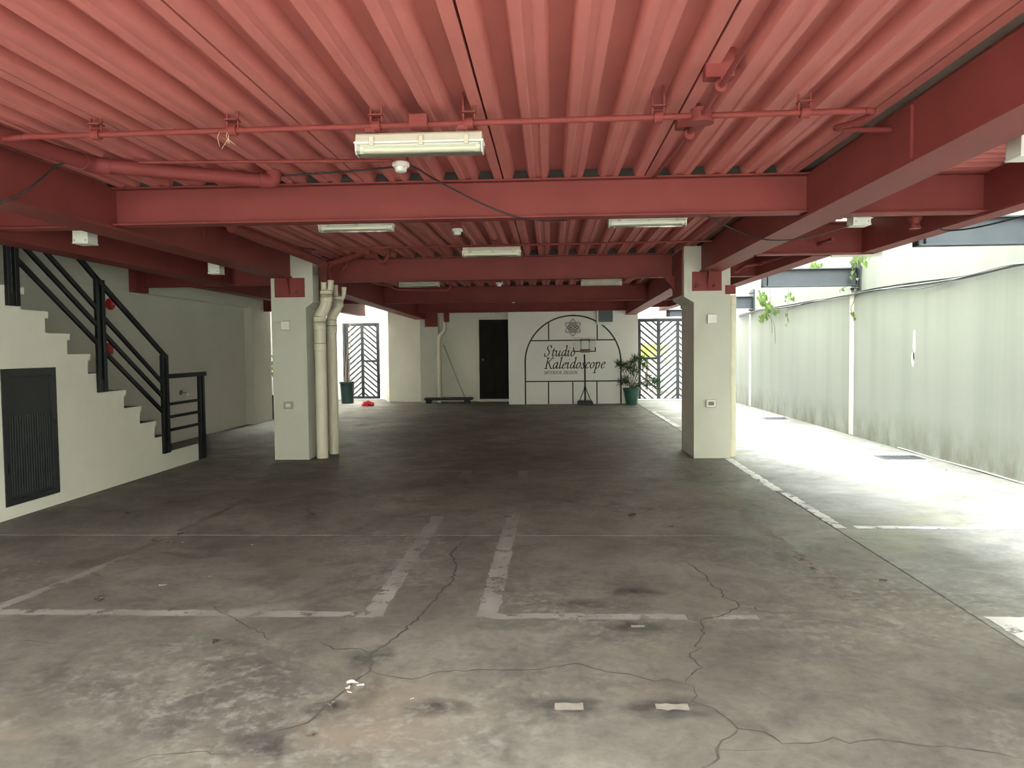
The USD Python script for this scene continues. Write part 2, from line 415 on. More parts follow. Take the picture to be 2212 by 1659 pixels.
PAINT = [  # ends, width, look
    ((-4.2, 4.14), (-0.97, 4.13), 0.095, 'paint_old'), ((-0.99, 4.10), (-0.985, 6.62), 0.11, 'paint_old'),
    ((-0.36, 4.12), (0.72, 4.12), 0.085, 'paint_old'), ((0.86, 4.12), (1.10, 4.12), 0.07, 'paint_old'), ((-0.355, 4.10), (-0.335, 6.75), 0.115, 'paint_old'),
    ((-3.22, 3.9), (-3.05, 5.15), 0.08, 'paint_old'), ((-3.06, 5.1), (-2.99, 7.6), 0.065, 'paint_faint'),
    ((-1.75, 9.08), (-0.97, 9.12), 0.10, 'paint_old'), ((-1.0, 9.12), (-1.0, 8.68), 0.11, 'paint_old'),
    ((-0.35, 9.12), (0.85, 9.12), 0.09, 'paint_faint'), ((-0.33, 9.12), (-0.335, 8.62), 0.115, 'paint_old'),
    ((2.30, 10.1), (2.28, 7.8), 0.10, 'paint_new'), ((2.31, 7.7), (2.30, 6.18), 0.085, 'paint_new'), ((2.42, 6.21), (4.3, 6.16), 0.085, 'paint_new'),
    ((2.36, 4.09), (4.2, 4.07), 0.12, 'paint_new'), ((2.36, 4.15), (2.36, 2.2), 0.13, 'paint_new'),
    ((2.5, 13.1), (4.6, 13.1), 0.10, 'paint_new'), ((2.5, 11.05), (4.6, 11.0), 0.10, 'paint_new'), ((2.6, 17.6), (4.8, 17.6), 0.10, 'paint_new'),
    ((2.32, 17.55), (2.33, 14.2), 0.10, 'paint_new'), ((2.3, 17.6), (3.5, 17.6), 0.10, 'paint_new'), ((1.62, 17.8), (1.62, 13.7), 0.09, 'paint_faint'),
]
for i, (p, q, w, look) in enumerate(PAINT):
    fl.add('painted_line', jag(p, q, w, 100 + i, z=0.0008 + 0.00012 * i), look, smooth=False)
fl.add('faded_line', jag((1.66, 7.1), (1.72, 4.4), 0.09, 300, edge=0.015), 'paint_brown', smooth=False, label='faded brown line on the concrete')

CRACKS = [  # sightings of the cracks on the floor, width in metres
    ([(1000, 1170), (975, 1195), (985, 1225), (978, 1255), (930, 1305), (910, 1330), (870, 1365), (832, 1395), (799, 1412)], 0.013),
    ([(690, 1385), (720, 1403), (780, 1402), (799, 1412)], 0.009),
    ([(799, 1412), (803, 1432), (800, 1450), (770, 1470), (735, 1500), (700, 1528), (665, 1562), (620, 1575), (580, 1582)], 0.009),
    ([(800, 1450), (850, 1463), (890, 1468), (950, 1452), (1040, 1447), (1140, 1448), (1180, 1444), (1245, 1434), (1310, 1452), (1360, 1457), (1415, 1473), (1440, 1468), (1480, 1476)], 0.008),
    ([(1480, 1476), (1500, 1485), (1500, 1510), (1492, 1516), (1540, 1530), (1580, 1560), (1594, 1575), (1650, 1582), (1690, 1608), (1745, 1607), (1800, 1594), (1835, 1607), (1900, 1598), (2000, 1612), (2100, 1620), (2220, 1640)], 0.009),
    ([(1594, 1575), (1560, 1600), (1548, 1620), (1552, 1640), (1510, 1662)], 0.010),
    ([(1548, 1620), (1620, 1622), (1670, 1620)], 0.005),
    ([(1480, 1476), (1495, 1456), (1518, 1443), (1490, 1420), (1490, 1412), (1515, 1400), (1500, 1397), (1522, 1368), (1512, 1340), (1560, 1330), (1597, 1312), (1590, 1300), (1560, 1290), (1560, 1278), (1540, 1268), (1520, 1240), (1480, 1212)], 0.008),
    ([(1597, 1312), (1640, 1320), (1700, 1326), (1790, 1326)], 0.006),
    ([(455, 1305), (480, 1325), (520, 1345), (540, 1358), (570, 1368), (582, 1383), (605, 1387)], 0.006),
    ([(0, 1390), (60, 1384), (130, 1392), (170, 1386)], 0.005),
    ([(240, 1659), (330, 1632), (420, 1625), (500, 1632)], 0.005),
]


def ribbon(pts, w, seed):
    r = np.random.default_rng(seed)
    p = [at(*q, 'z', 0)[:2] for q in pts]
    fine = [p[0]]
    for a, b in zip(p[:-1], p[1:]):
        n = max(1, int(np.linalg.norm(b - a) / 0.035))
        for k in range(1, n + 1):
            fine.append(a + (b - a) * k / n + (r.normal(0, 0.006, 2) if k < n else 0))
    fine = np.array(fine)
    t = np.gradient(fine, axis=0); t /= np.linalg.norm(t, axis=1, keepdims=True) + 1e-9
    nrm = np.stack([-t[:, 1], t[:, 0]], 1)
    ww = (w / 2 * (0.55 + 0.8 * r.random(len(fine))) * np.clip(np.minimum(np.arange(len(fine)) + 1, len(fine) - np.arange(len(fine))) / 4, 0.25, 1))[:, None]
    v = np.vstack([fine + nrm * ww, fine - nrm * ww]); v = np.hstack([v, np.full((len(v), 1), 0.0020)])
    n = len(fine); f = []
    for i in range(n - 1):
        f += [(i, n + i, n + i + 1), (i, n + i + 1, i + 1)]
    return trimesh.Trimesh(v, np.array(f), process=False)


for i, (pts, w) in enumerate(CRACKS):
    fl.add('crack', ribbon(pts, w, 500 + i), 'crack', smooth=False)


def blob(c, rx, ry, seed, z, n=28, rough=0.35):
    r = np.random.default_rng(seed)
    k = r.normal(0, 1, (2, 5)); th = np.linspace(0, 2 * np.pi, n, endpoint=False)
    rad = 1 + rough * sum((k[0, j] * np.cos((j + 1) * th) + k[1, j] * np.sin((j + 1) * th)) / (j + 2) / 1.6 for j in range(5))
    rad = np.clip(rad, 0.3, 2)
    v = np.stack([c[0] + rx * rad * np.cos(th), c[1] + ry * rad * np.sin(th), np.full(n, z)], 1)
    v = np.vstack([v, [[c[0], c[1], z]]])
    return trimesh.Trimesh(v, np.array([(n, i, (i + 1) % n) for i in range(n)]), process=False)


M['oil_soft'] = mat('soft_oil_stain', {'g': ('geometry', {}), 'n': ('noise_texture', {'scale': 9.0, 'detail': 7.0, 'roughness': 0.7}),
                                       'uv': ('uvmap', {'attribute': 'st'}), 'sx': ('separate_xyz', {}), 'rr': ('map_range', {'from_min': 0.0, 'from_max': 1.0, 'to_min': 1.0, 'to_max': 0.0, 'clamp': True}),
                                       'r': ('map_range', {'from_min': 0.32, 'from_max': 0.62, 'to_min': 0.0, 'to_max': 0.95, 'clamp': True}), 'mu': ('math', {'math_type': 'multiply'}),
                                       'p': ('principled_bsdf', {'base_color': (0.036, 0.038, 0.038), 'roughness': 0.6}), 't': ('transparent_bsdf', {}), 'x': ('mix_closure', {})},
                    [('g.position', 'n.vector'), ('n.fac', 'r.value'), ('uv.UV', 'sx.vector'), ('sx.x', 'rr.value'), ('r.result', 'mu.value1'), ('rr.result', 'mu.value2'),
                     ('mu.value', 'x.fac'), ('t.BSDF', 'x.closure1'), ('p.BSDF', 'x.closure2')], surface='x.closure')
for i, (px, py, rx, ry) in enumerate([(1230, 1526, .16, .09), (1452, 1530, .17, .10), (1378, 1352, .15, .08), (1265, 1305, .14, .08), (1370, 1280, .14, .08), (800, 1420, .12, .12),
                                      (945, 1525, .12, .08), (560, 1610, .14, .10), (700, 1527, .08, .08)]):
    fl.add('oil_stain', blob(at(px, py, 'z', 0), rx * 1.25, ry * 1.35, 40 + i, 0.00045), 'oil_soft', smooth=False, uv=[(1.0, 0.0)] * 28 + [(0.0, 0.0)])
for i, (px, py, rx, ry) in enumerate([(1229, 1526, .058, .030), (1452, 1527, .066, .026), (1378, 1353, .035, .02)]):
    c = at(px, py, 'z', 0)
    fl.add('cement_patch', jag((c[0] - rx, c[1]), (c[0] + rx, c[1]), ry * 2, 60 + i, step=0.02, edge=0.003), 'patch', smooth=False)

# stair side of the building
wl = Thing('wall_left', (-6.1, 8, 0), kind='structure')
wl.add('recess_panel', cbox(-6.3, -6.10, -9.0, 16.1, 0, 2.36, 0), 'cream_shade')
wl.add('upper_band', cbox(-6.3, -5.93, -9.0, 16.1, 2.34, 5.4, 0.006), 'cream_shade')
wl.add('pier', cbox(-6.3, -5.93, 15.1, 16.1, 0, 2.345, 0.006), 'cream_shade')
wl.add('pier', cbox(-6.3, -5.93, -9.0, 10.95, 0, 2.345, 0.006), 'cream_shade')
wc = Thing('wall_court', (-6.7, 18, 0), kind='structure')
wc.add('panel', cbox(-6.9, -6.7, 16.1, 26.0, 0, 9.0, 0.006), 'white_wall')  # court wall carried up high to cut the skylight falling in
wc.add('return_wall', cbox(-6.9, -6.31, 15.9, 16.1, 0, 9.0, 0.006), 'white_wall')
wc.add('pier', cbox(-6.7, -5.9, 20.3, 21.0, 0, 2.42, 0.006), 'white_wall')
wc.add('gate_side', cbox(-6.6, -6.3, 21.01, 23.1, 0, 2.30, 0.006), 'white_wall')

wb = Thing('wall_back', (-3, 21.5, 0), kind='structure')
wb.add('panel', cbox(-4.55, -1.99, 21.5, 21.75, 0, 2.9, 0.006), 'cream')
wb.add('splayed_return', ext_z(Polygon([(-5.06, 22.98), (-4.553, 21.502), (-4.553, 21.748), (-4.85, 22.98)]), 0, 2.9), 'white_wall', smooth=False)
wb.add('gate_pier', cbox(-5.06, -4.40, 22.985, 23.2, 0, 2.9, 0.006), 'white_wall')
wb.add('added_leak_panel', cbox(-2.2, -1.0, 21.76, 21.80, -0.05, 2.9, 0), 'cream')  # hidden panel added behind the door to stop light leaking in
wb.add('added_leak_block', cbox(-1.99, -1.10, 21.505, 21.755, -0.05, 0.068, 0), 'cream')  # hidden block added under the door leaf against the same leak
wb.add('door_head', cbox(-1.99, -1.05, 21.5, 21.75, 2.29, 2.9, 0.0), 'cream')
wb.add('door_jamb', cbox(-2.06, -1.99, 21.47, 21.5, 0, 2.33, 0.004), 'cream')
wm = Thing('wall_front_of_store', (0.6, 20.2, 0), kind='structure')
wm.add('panel', cbox(-1.10, 2.288, 20.2, 21.9, 0, 2.62, 0.008), 'white_wall')
single('trim_1', cbox(-1.99, -1.10, 21.30, 21.5, 0, 0.07, 0.01), 'cream', kind='structure')

wr = Thing('wall_right', (WALL_R, 10, 0), kind='structure')
wr.add('panel', cbox(WALL_R, WALL_R + 0.25, -6.0, 20.8, -0.05, 3.15, 0.01), 'wall_out')
for yy in (12.62, 18.95, 7.85):
    wr.add('pilaster_strip', cbox(WALL_R - 0.012, WALL_R + 0.05, yy, yy + 0.16, 0.01, 2.32, 0.003), 'flash')
wr.add('paint_drip', [ext_x(Polygon([(yy + w * math.cos(a), zz + h * math.sin(a) * (1 + 0.12 * math.sin(3 * a))) for a in np.linspace(0, 2 * math.pi, 24, endpoint=False)]), WALL_R - 0.0015, WALL_R + 0.001) for yy, zz, w, h in ((at(1975, 742, 'x', WALL_R)[1], at(1975, 742, 'x', WALL_R)[2], 0.04, 0.21), (at(1972, 775, 'x', WALL_R)[1], at(1972, 775, 'x', WALL_R)[2], 0.05, 0.10))], 'flash')
wr.add('skirting_bead', tube([(WALL_R - 0.004, y, 0.012 + 0.004 * math.sin(y * 3)) for y in np.arange(6.5, 11.2, 0.25)], 0.009, 6), 'flash')

# ceiling: steel deck in sheets of four ribs, concrete above
ce = Thing('ceiling', (0, 10, DECK), kind='structure')
PITCH_R, SEAM0 = 0.27, -0.35
DT = DECK + 0.072


def deck_profile(u0, u1, seam0=SEAM0):
    """The underside of one sheet between two side seams, in (u, z)."""
    pts = [(u0 + 0.006, DECK + 0.11), (u0 + 0.006, DECK)]
    n = int(round((u1 - u0) / PITCH_R))
    for k in range(n + 1):
        c = u0 + k * PITCH_R
        if k > 0:
            pts += [(c - 0.089, DT), (c - 0.069, DECK)]
            if k < n:
                pts += [(c - 0.030, DECK), (c - 0.020, DECK + 0.011), (c + 0.020, DECK + 0.011), (c + 0.030, DECK)]
        if k < n:
            pts += [(c + 0.069, DECK), (c + 0.089, DT)]
    pts += [(u1 - 0.006, DECK), (u1 - 0.006, DECK + 0.11)]
    return Polygon(pts)


SH = 4 * PITCH_R
for k in range(-4, 2):
    u0 = SEAM0 + k * SH
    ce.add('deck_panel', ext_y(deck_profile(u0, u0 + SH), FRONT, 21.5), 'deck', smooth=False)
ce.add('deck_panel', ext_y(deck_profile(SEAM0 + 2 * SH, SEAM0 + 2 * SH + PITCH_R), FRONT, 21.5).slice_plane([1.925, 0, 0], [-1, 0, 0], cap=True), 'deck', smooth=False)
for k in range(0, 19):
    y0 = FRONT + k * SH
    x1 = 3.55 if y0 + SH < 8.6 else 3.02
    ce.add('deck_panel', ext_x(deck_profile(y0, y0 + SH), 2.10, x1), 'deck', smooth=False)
ce.add('concrete_slab', [cbox(-5.35, 3.02, FRONT - 0.05, 21.9, DECK + 0.108, DECK + 0.45, 0), cbox(3.02, 3.60, FRONT - 0.05, 8.55, DECK + 0.108, DECK + 0.45, 0)], 'cream')
for yb in (6.03, 10.86, 15.93, 20.03):
    ce.add('flute_closure', cbox(-5.0, 1.92, yb - 0.01, yb + 0.03, DECK + 0.001, DECK + 0.105, 0), 'joint')
wt = Thing('wall_stairwell', (-5.5, 5, 2.9), kind='structure')
wt.add('stair_roof', cbox(-6.3, -4.7, FRONT, 16.1, 5.4, 5.6, 0), 'cream')
wt.add('stair_side_wall', cbox(-4.85, -4.70, FRONT, 10.8, DECK + 0.08, 5.4, 0), 'cream')
wt.add('added_end_wall', cbox(-5.93, -4.86, 3.6, 3.8, 2.9, 5.4, 0), 'cream')  # unseen wall added to keep front light out of the stairwell
wt.add('aisle_slab', cbox(-6.3, -4.7, 10.7, 16.1, DECK + 0.02, DECK + 0.4, 0), 'cream')


up = Thing('wall_unseen_upper', (-0.5, 10, 3.2), kind='structure')
up.add('panel', cbox(-5.30, 2.90, FRONT + 0.2, 21.9, DECK + 0.46, UPPER, 0), 'cream')  # unseen mass overhead, its height set to cut sky over the side strip
fw_ = Thing('wall_added_front', (0, -14, 0), kind='structure')
fw_.add('panel', cbox(-14, 14, -14.3, -14.0, -0.06, FRONT_BLOCK, 0), 'blocker_grey')  # added behind the camera to block low light from the front
nb = Thing('wall_added_right', (6.3, 10, 0), kind='structure')
nb.add('panel', cbox(6.2, 6.5, -8.0, 28.2, -0.06, SIDE_BLOCK, 0), 'wall_out')  # added beyond the boundary wall to narrow the sky above the strip


# ------------------------------------------------------------ steel frame
def ibeam_x(name, x0, x1, yc, zb, zt, label, w=0.15, tf=0.014, tw=0.012, material='red', group=None, cat='beam'):
    t = Thing(name, ((x0 + x1) / 2, yc, zb), label, cat, group)
    t.add('web', cbox(x0, x1, yc - tw / 2, yc + tw / 2, zb + tf, zt - tf, 0.001), material)
    t.add('bottom_flange', cbox(x0, x1, yc - w / 2, yc + w / 2, zb, zb + tf, 0.002), material)
    t.add('top_flange', cbox(x0, x1, yc - w / 2, yc + w / 2, zt - tf, zt, 0.002), material)
    return t


def girder_y(name, x0, x1, y0, y1, zb0, zb1, zt, label, inset=0.022, tf=0.020, material='red', stiff=()):
    """A box girder along y whose underside runs from zb0 to zb1."""
    t = Thing(name, ((x0 + x1) / 2, (y0 + y1) / 2, min(zb0, zb1)), label, 'beam')

    def bar(xa, xb, za0, za1, zc0, zc1):
        v = np.array([(xa, y0, za0), (xb, y0, za0), (xb, y0, zc0), (xa, y0, zc0), (xa, y1, za1), (xb, y1, za1), (xb, y1, zc1), (xa, y1, zc1)])
        return trimesh.convex.convex_hull(v)
    t.add('bottom_flange', bar(x0, x1, zb0, zb1, zb0 + tf, zb1 + tf), material)
    t.add('top_flange', bar(x0 + inset, x1 - inset, zt - tf, zt - tf, zt, zt), material)
    t.add('side_plate', bar(x0 + inset, x0 + inset + 0.012, zb0 + tf, zb1 + tf, zt - tf, zt - tf), material)
    t.add('side_plate', bar(x1 - inset - 0.012, x1 - inset, zb0 + tf, zb1 + tf, zt - tf, zt - tf), material)
    for yy in stiff:
        for xa, xb in ((x0 + 0.005, x0 + inset), (x1 - inset, x1 - 0.005)):
            t.add('stiffener', cbox(xa, xb, yy - 0.006, yy + 0.006, zb0 + tf, zt - tf, 0.001), material)
    return t


CY0, CY1 = 10.13, 11.06   # front and back of the near columns
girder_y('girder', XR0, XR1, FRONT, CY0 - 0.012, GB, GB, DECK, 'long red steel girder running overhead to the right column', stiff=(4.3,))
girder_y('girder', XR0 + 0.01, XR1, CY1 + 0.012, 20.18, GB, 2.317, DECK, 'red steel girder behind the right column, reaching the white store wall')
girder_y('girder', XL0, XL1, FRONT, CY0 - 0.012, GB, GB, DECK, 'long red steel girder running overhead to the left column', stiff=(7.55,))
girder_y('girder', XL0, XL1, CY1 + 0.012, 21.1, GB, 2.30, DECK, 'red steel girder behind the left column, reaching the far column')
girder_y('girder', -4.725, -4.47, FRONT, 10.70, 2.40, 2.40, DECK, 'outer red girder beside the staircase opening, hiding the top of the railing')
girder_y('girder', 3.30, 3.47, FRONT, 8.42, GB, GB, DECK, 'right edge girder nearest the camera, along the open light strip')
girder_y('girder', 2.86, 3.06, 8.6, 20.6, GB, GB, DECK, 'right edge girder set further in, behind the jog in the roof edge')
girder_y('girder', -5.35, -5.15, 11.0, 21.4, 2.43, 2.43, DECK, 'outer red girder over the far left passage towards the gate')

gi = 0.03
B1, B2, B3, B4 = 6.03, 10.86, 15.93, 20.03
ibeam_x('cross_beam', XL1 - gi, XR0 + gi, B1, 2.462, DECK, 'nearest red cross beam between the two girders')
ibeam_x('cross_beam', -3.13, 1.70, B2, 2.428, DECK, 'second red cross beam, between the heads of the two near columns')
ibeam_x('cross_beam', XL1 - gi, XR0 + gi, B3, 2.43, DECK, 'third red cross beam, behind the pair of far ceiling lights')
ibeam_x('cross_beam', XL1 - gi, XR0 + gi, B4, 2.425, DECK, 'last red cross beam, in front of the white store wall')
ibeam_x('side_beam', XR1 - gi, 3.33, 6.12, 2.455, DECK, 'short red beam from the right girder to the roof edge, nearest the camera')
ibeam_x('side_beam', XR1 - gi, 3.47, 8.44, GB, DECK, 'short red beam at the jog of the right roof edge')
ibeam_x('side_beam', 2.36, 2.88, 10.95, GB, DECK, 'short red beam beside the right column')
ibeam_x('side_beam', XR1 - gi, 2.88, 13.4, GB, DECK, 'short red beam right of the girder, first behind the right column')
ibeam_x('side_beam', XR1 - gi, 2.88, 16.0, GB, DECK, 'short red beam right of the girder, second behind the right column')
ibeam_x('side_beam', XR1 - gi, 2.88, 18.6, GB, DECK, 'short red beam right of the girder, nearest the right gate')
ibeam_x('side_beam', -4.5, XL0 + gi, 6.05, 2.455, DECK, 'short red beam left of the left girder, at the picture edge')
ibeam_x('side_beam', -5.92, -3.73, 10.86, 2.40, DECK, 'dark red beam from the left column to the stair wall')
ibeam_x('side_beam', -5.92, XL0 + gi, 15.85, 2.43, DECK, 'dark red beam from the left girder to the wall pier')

# roof edge flashing
rf = Thing('roof_edge_flashing', (3.55, 4, 2.5), 'pale metal flashing along the near right roof edge', 'flashing')
rf.add('fascia', cbox(3.585, 3.62, FRONT - 0.05, 8.62, 2.475, 2.86, 0.002), 'flash')
rf.add('soffit', cbox(3.47, 3.585, FRONT, 8.58, 2.50, 2.52, 0.002), 'lamp_body')
rf.add('end_strip', cbox(3.06, 3.60, 8.56, 8.60, 2.415, 2.80, 0.002), 'flash')
rf = Thing('roof_edge_flashing', (3.12, 14, 2.5), 'pale metal flashing along the roof edge behind the jog', 'flashing')
rf.add('fascia', cbox(3.165, 3.195, 8.60, 20.6, 2.475, 2.86, 0.002), 'flash')
rf.add('soffit', cbox(3.06, 3.165, 8.62, 20.6, 2.50, 2.52, 0.002), 'lamp_body')


# ------------------------------------------------------------ columns
def column(x0, x1, y0, y1, side, label, name='column', head=0.125, z1=2.035, z2=2.11, top=DECK):
    """side = +1: the head widens towards +x, -1: towards -x."""
    if side > 0:
        pl = [(x0, 0), (x1, 0), (x1, z1), (x1 + head, z2), (x1 + head, top), (x0, top)]
    else:
        pl = [(x0, 0), (x1, 0), (x1, top), (x0 - head, top), (x0 - head, z2), (x0, z1)]
    t = Thing(name, ((x0 + x1) / 2, (y0 + y1) / 2, 0), label, 'column')
    shp = Polygon(pl)
    low = shp.intersection(sbox(-20, -1, 20, z1)); hd = shp.intersection(sbox(-20, z1, 20, 9))
    t.add('shaft', ext_y(low, y0, y1), 'column', smooth=False)
    t.add('head', ext_y(hd, y0, y1), 'column', smooth=False)
    return t


CL0, CL1, CR0, CR1 = -3.715, -3.247, 1.868, 2.338
column(CL0, CL1, CY0, CY1, 1, 'cream concrete column with a flared head, left of the two near columns', head=0.10)
column(CR0, CR1, CY0, CY1, -1, 'cream concrete column with a flared head, right of the two near columns')
column(-3.60, -3.10, 21.2, 21.5, 1, 'far cream column against the back wall, behind the low bench', head=0.0001, z1=2.0, z2=2.001, top=2.62)


def bracket(x0, x1, y, z0, z1, label, xs, bolts):
    t = Thing('steel_bracket', ((x0 + x1) / 2, y, z0), label, 'bracket')
    t.add('plate', cbox(x0, x1, y - 0.014, y, z0, z1, 0.002), 'red')
    st = Polygon([(y - 0.014, z0 + 0.03), (y - 0.03, z0 + 0.03), (y - 0.15, GB), (y - 0.014, GB)])
    t.add('stiffener', ext_x(st, xs - 0.008, xs + 0.008), 'red')
    for bx, bz in bolts:
        t.add('bolt', [cyl((bx, y - 0.024, bz), 0.026, 'y', 0.02, 6), cyl((bx, y - 0.045, bz), 0.014, 'y', 0.03, 10)], 'red')
    return t


bracket(1.845, 2.222, CY0, 2.182, GB, 'red steel bracket plate with bolts on the right column', 2.045, [(1.905, 2.243), (2.135, 2.243)])
bracket(-3.66, -3.256, CY0, 2.176, GB, 'red steel bracket plate with bolts on the left column', -3.46, [(-3.58, 2.243), (-3.38, 2.243)])


def side_bracket(xf, sgn, y0, y1, z0, z1, label):
    """A plate on a column's side face with a tapered haunch reaching towards the beam."""
    t = Thing('steel_bracket', (xf, (y0 + y1) / 2, z0), label, 'bracket')
    a, b = sorted((xf, xf + sgn * 0.014))
    t.add('plate', cbox(a, b, y0, y1, z0, z1, 0.002), 'red')
    h = Polygon([(xf + sgn * 0.014, 2.44), (xf + sgn * 0.014, 2.26), (xf + sgn * 0.03, 2.26), (xf + sgn * 0.17, 2.44)])
    t.add('haunch', ext_y(h, B2 - 0.07, B2 + 0.07), 'red', smooth=False)
    return t


side_bracket(CR0 - 0.125, -1, 10.25, 11.0, 2.14, 2.74, 'red side plate with haunch on the right column head, under the second cross beam')
side_bracket(CL1 + 0.10, 1, 10.40, 11.0, 2.14, 2.74, 'red side plate with haunch on the left column head, behind the downpipes')
t = Thing('steel_bracket', (2.37, 10.6, 2.2), 'small red bracket on the outer side of the right column', 'bracket')
t.add('plate', cbox(CR1, CR1 + 0.014, 10.2, 10.95, 2.13, 2.46, 0.002), 'red')
t.add('cap_plate', cbox(2.27, 2.40, CY0 - 0.02, CY0 - 0.002, 2.135, 2.25, 0.002), 'red')
t = Thing('steel_bracket', (-6.0, 10.86, 2.3), 'dark red end bracket of the beam on the stair wall', 'bracket')
t.add('plate', cbox(-5.93, -5.80, 10.78, 10.80, 2.32, DECK, 0.002), 'red')
t.add('box', cbox(-5.93, -5.82, 10.62, 10.95, 2.32, DECK, 0.003), 'red')
t = Thing('steel_bracket', (-5.9, 15.7, 2.3), 'dark red end bracket on the wall pier left of the left column', 'bracket')
t.add('plate', cbox(-5.93, -5.72, 15.72, 15.77, 2.29, DECK, 0.003), 'red')
t.add('lug', cbox(-5.90, -5.78, 15.66, 15.72, 2.31, 2.40, 0.003), 'red')
t = Thing('steel_bracket', (-3.3, 21.19, 2.1), 'dark red bracket on the far column at the back wall', 'bracket')
t.add('plate', cbox(at(918, 704, 'y', 21.19)[0], at(945.5, 704, 'y', 21.19)[0], 21.17, 21.19, 2.10, 2.62, 0.002), 'red')
t.add('stiffener', cbox(-3.36, -3.34, 21.08, 21.17, 2.13, 2.30, 0.002), 'red')

# ------------------------------------------------------------ grey braces over the light strip
def brace(yc, x0, zb, zt, label, end=True):
    t = Thing('grey_brace', ((x0 + WALL_R) / 2, yc, zb), label, 'beam')
    tf = 0.016
    t.add('web', cbox(x0, WALL_R - 0.03, yc - 0.005, yc + 0.005, zb + tf, zt - tf, 0.001), 'steel')
    t.add('bottom_flange', cbox(x0, WALL_R - 0.03, yc - 0.06, yc + 0.06, zb, zb + tf, 0.002), 'steel')
    t.add('top_flange', cbox(x0, WALL_R - 0.03, yc - 0.06, yc + 0.06, zt - tf, zt, 0.002), 'steel')
    t.add('end_stiffener', cbox(x0 + 0.08, x0 + 0.09, yc - 0.055, yc + 0.055, zb + tf, zt - tf, 0.001), 'steel')
    pl = t.add('wall_plate', cbox(WALL_R - 0.03, WALL_R, yc - 0.17, yc + 0.17, zb - 0.09, zt + 0.16, 0.003), 'steel')
    for z in (zb - 0.04, zt + 0.08):
        for yy in (yc - 0.11, yc + 0.07):
            t.add('bolt', cyl((WALL_R - 0.055, yy, z), 0.020, 'x', 0.05, 8), 'bolt', parent=pl)
    t.add('hanger', cbox(x0, x0 + 0.012, yc - 0.06, yc + 0.06, zb, zt, 0.001), 'steel')
    return t


brace(7.82, 3.60, 2.42, 2.70, 'grey steel brace nearest the camera, from the roof edge to the boundary wall')
brace(12.5, 3.38, 2.395, 2.68, 'grey steel brace with vines, at the first white pilaster strip')
brace(18.8, 3.15, 2.38, 2.66, 'far grey steel brace seen beside the right column')
brace(20.75, 3.1, 2.28, 2.46, 'small grey brace above the right gate')

# ------------------------------------------------------------ staircase
TR = [(10.15, 0.222)] + [(9.39 - 0.3243 * k, 0.43 + 0.2042 * k) for k in range(0, 13)]
prof = [(10.15, 0.0), (10.15, 0.222)]
for (ya, za), (yb, zb) in zip(TR[:-1], TR[1:]):
    prof += [(yb - 0.05, za), (yb - 0.05, zb - 0.066), (yb, zb - 0.066), (yb, zb)]
ytop, ztop = TR[-1]
prof += [(-1.6, ztop), (-1.6, 0.0)]
stair = Thing('staircase', (-5.4, 8, 0), 'cream concrete staircase with nosed steps rising to the left', 'stairs')
stair.add('stringer', ext_x(Polygon(prof).difference(sbox(6.45, 0.114, 7.19, 1.327)), -4.93, STAIR_X), 'cream', smooth=False)
low = [(10.10, 0.0), (10.10, 0.21)]
for (ya, za), (yb, zb) in zip(TR[:-1], TR[1:]):
    low += [(yb - 0.10, za - 0.012), (yb - 0.10, zb - 0.012)]
low += [(-1.6, ztop - 0.012), (-1.6, 0.0)]
stair.add('flight', ext_x(Polygon(low), -5.93, -4.93), 'cream', smooth=False)
for k, (ya, za) in enumerate(TR[:-1]):
    yb = TR[k + 1][0] - 0.05
    stair.add('tread', cbox(-5.93, -4.93, yb - 0.05, ya, za - 0.012, za, 0.003), 'tread')
    if za < 1.35:
        stair.add('edge_tile', cbox(-4.93, STAIR_X - 0.012, yb, ya - 0.05 if k else ya - 0.02, za - 0.001, za + 0.004, 0.001), 'tread')

hd = Thing('access_hatch', (STAIR_X, 6.82, 0.11), 'black ribbed metal hatch in the side of the staircase', 'door')
y0, y1, z0, z1 = 6.45, 7.19, 0.114, 1.327
X = STAIR_X
fr = Polygon([(y0, z0), (y1, z0), (y1, z1), (y0, z1)]).difference(sbox(y0 + 0.07, z0 + 0.05, y1 - 0.07, z1 - 0.07))
hd.add('frame', ext_x(fr, X - 0.02, X + 0.008), 'hatch', smooth=False)
hd.add('door_panel', cbox(X - 0.03, X - 0.008, y0 + 0.07, y1 - 0.07, z0 + 0.05, z1 - 0.07, 0.003), 'hatch')
for k in range(17):
    yy = y0 + 0.10 + k * (y1 - y0 - 0.20) / 16
    hd.add('rib', cbox(X - 0.008, X - 0.001, yy - 0.006, yy + 0.006, z0 + 0.08, z1 - 0.42, 0.002), 'hatch')
hd.add('latch', cbox(X, X + 0.014, y1 - 0.062, y1 - 0.03, 0.78, 0.83, 0.003), 'black')
hd.add('hinge', cbox(X, X + 0.012, y0 + 0.02, y0 + 0.05, 0.4, 0.5, 0.003), 'black')

# railing: double flat posts, three thin rails and a handrail per bay
RX0, RX1 = STAIR_X + 0.002, STAIR_X + 0.038
ra = Thing('stair_railing', (RX0, 8, 0), 'black metal stair railing with double posts and sloping rails', 'railing')


def post(yc, z0, z1, zj):
    """Two flat bars side by side, joined below zj."""
    ps = ra.add('post', [cbox(RX0, RX1, yc - 0.078, yc - 0.024, z0, z1, 0.003), cbox(RX0, RX1, yc + 0.024, yc + 0.078, z0, z1, 0.003)], 'black')
    ra.add('spacer_plate', cbox(RX0 + 0.004, RX1 - 0.012, yc - 0.03, yc + 0.03, z0, zj, 0.002), 'black', parent=ps)


post(6.617, 1.885, 3.1, 2.0)
post(7.936, 1.045, 2.235, 1.18)
post(9.255, 0.215, 1.43, 0.36)
post(10.235, 0.012, 1.15, 0.10)


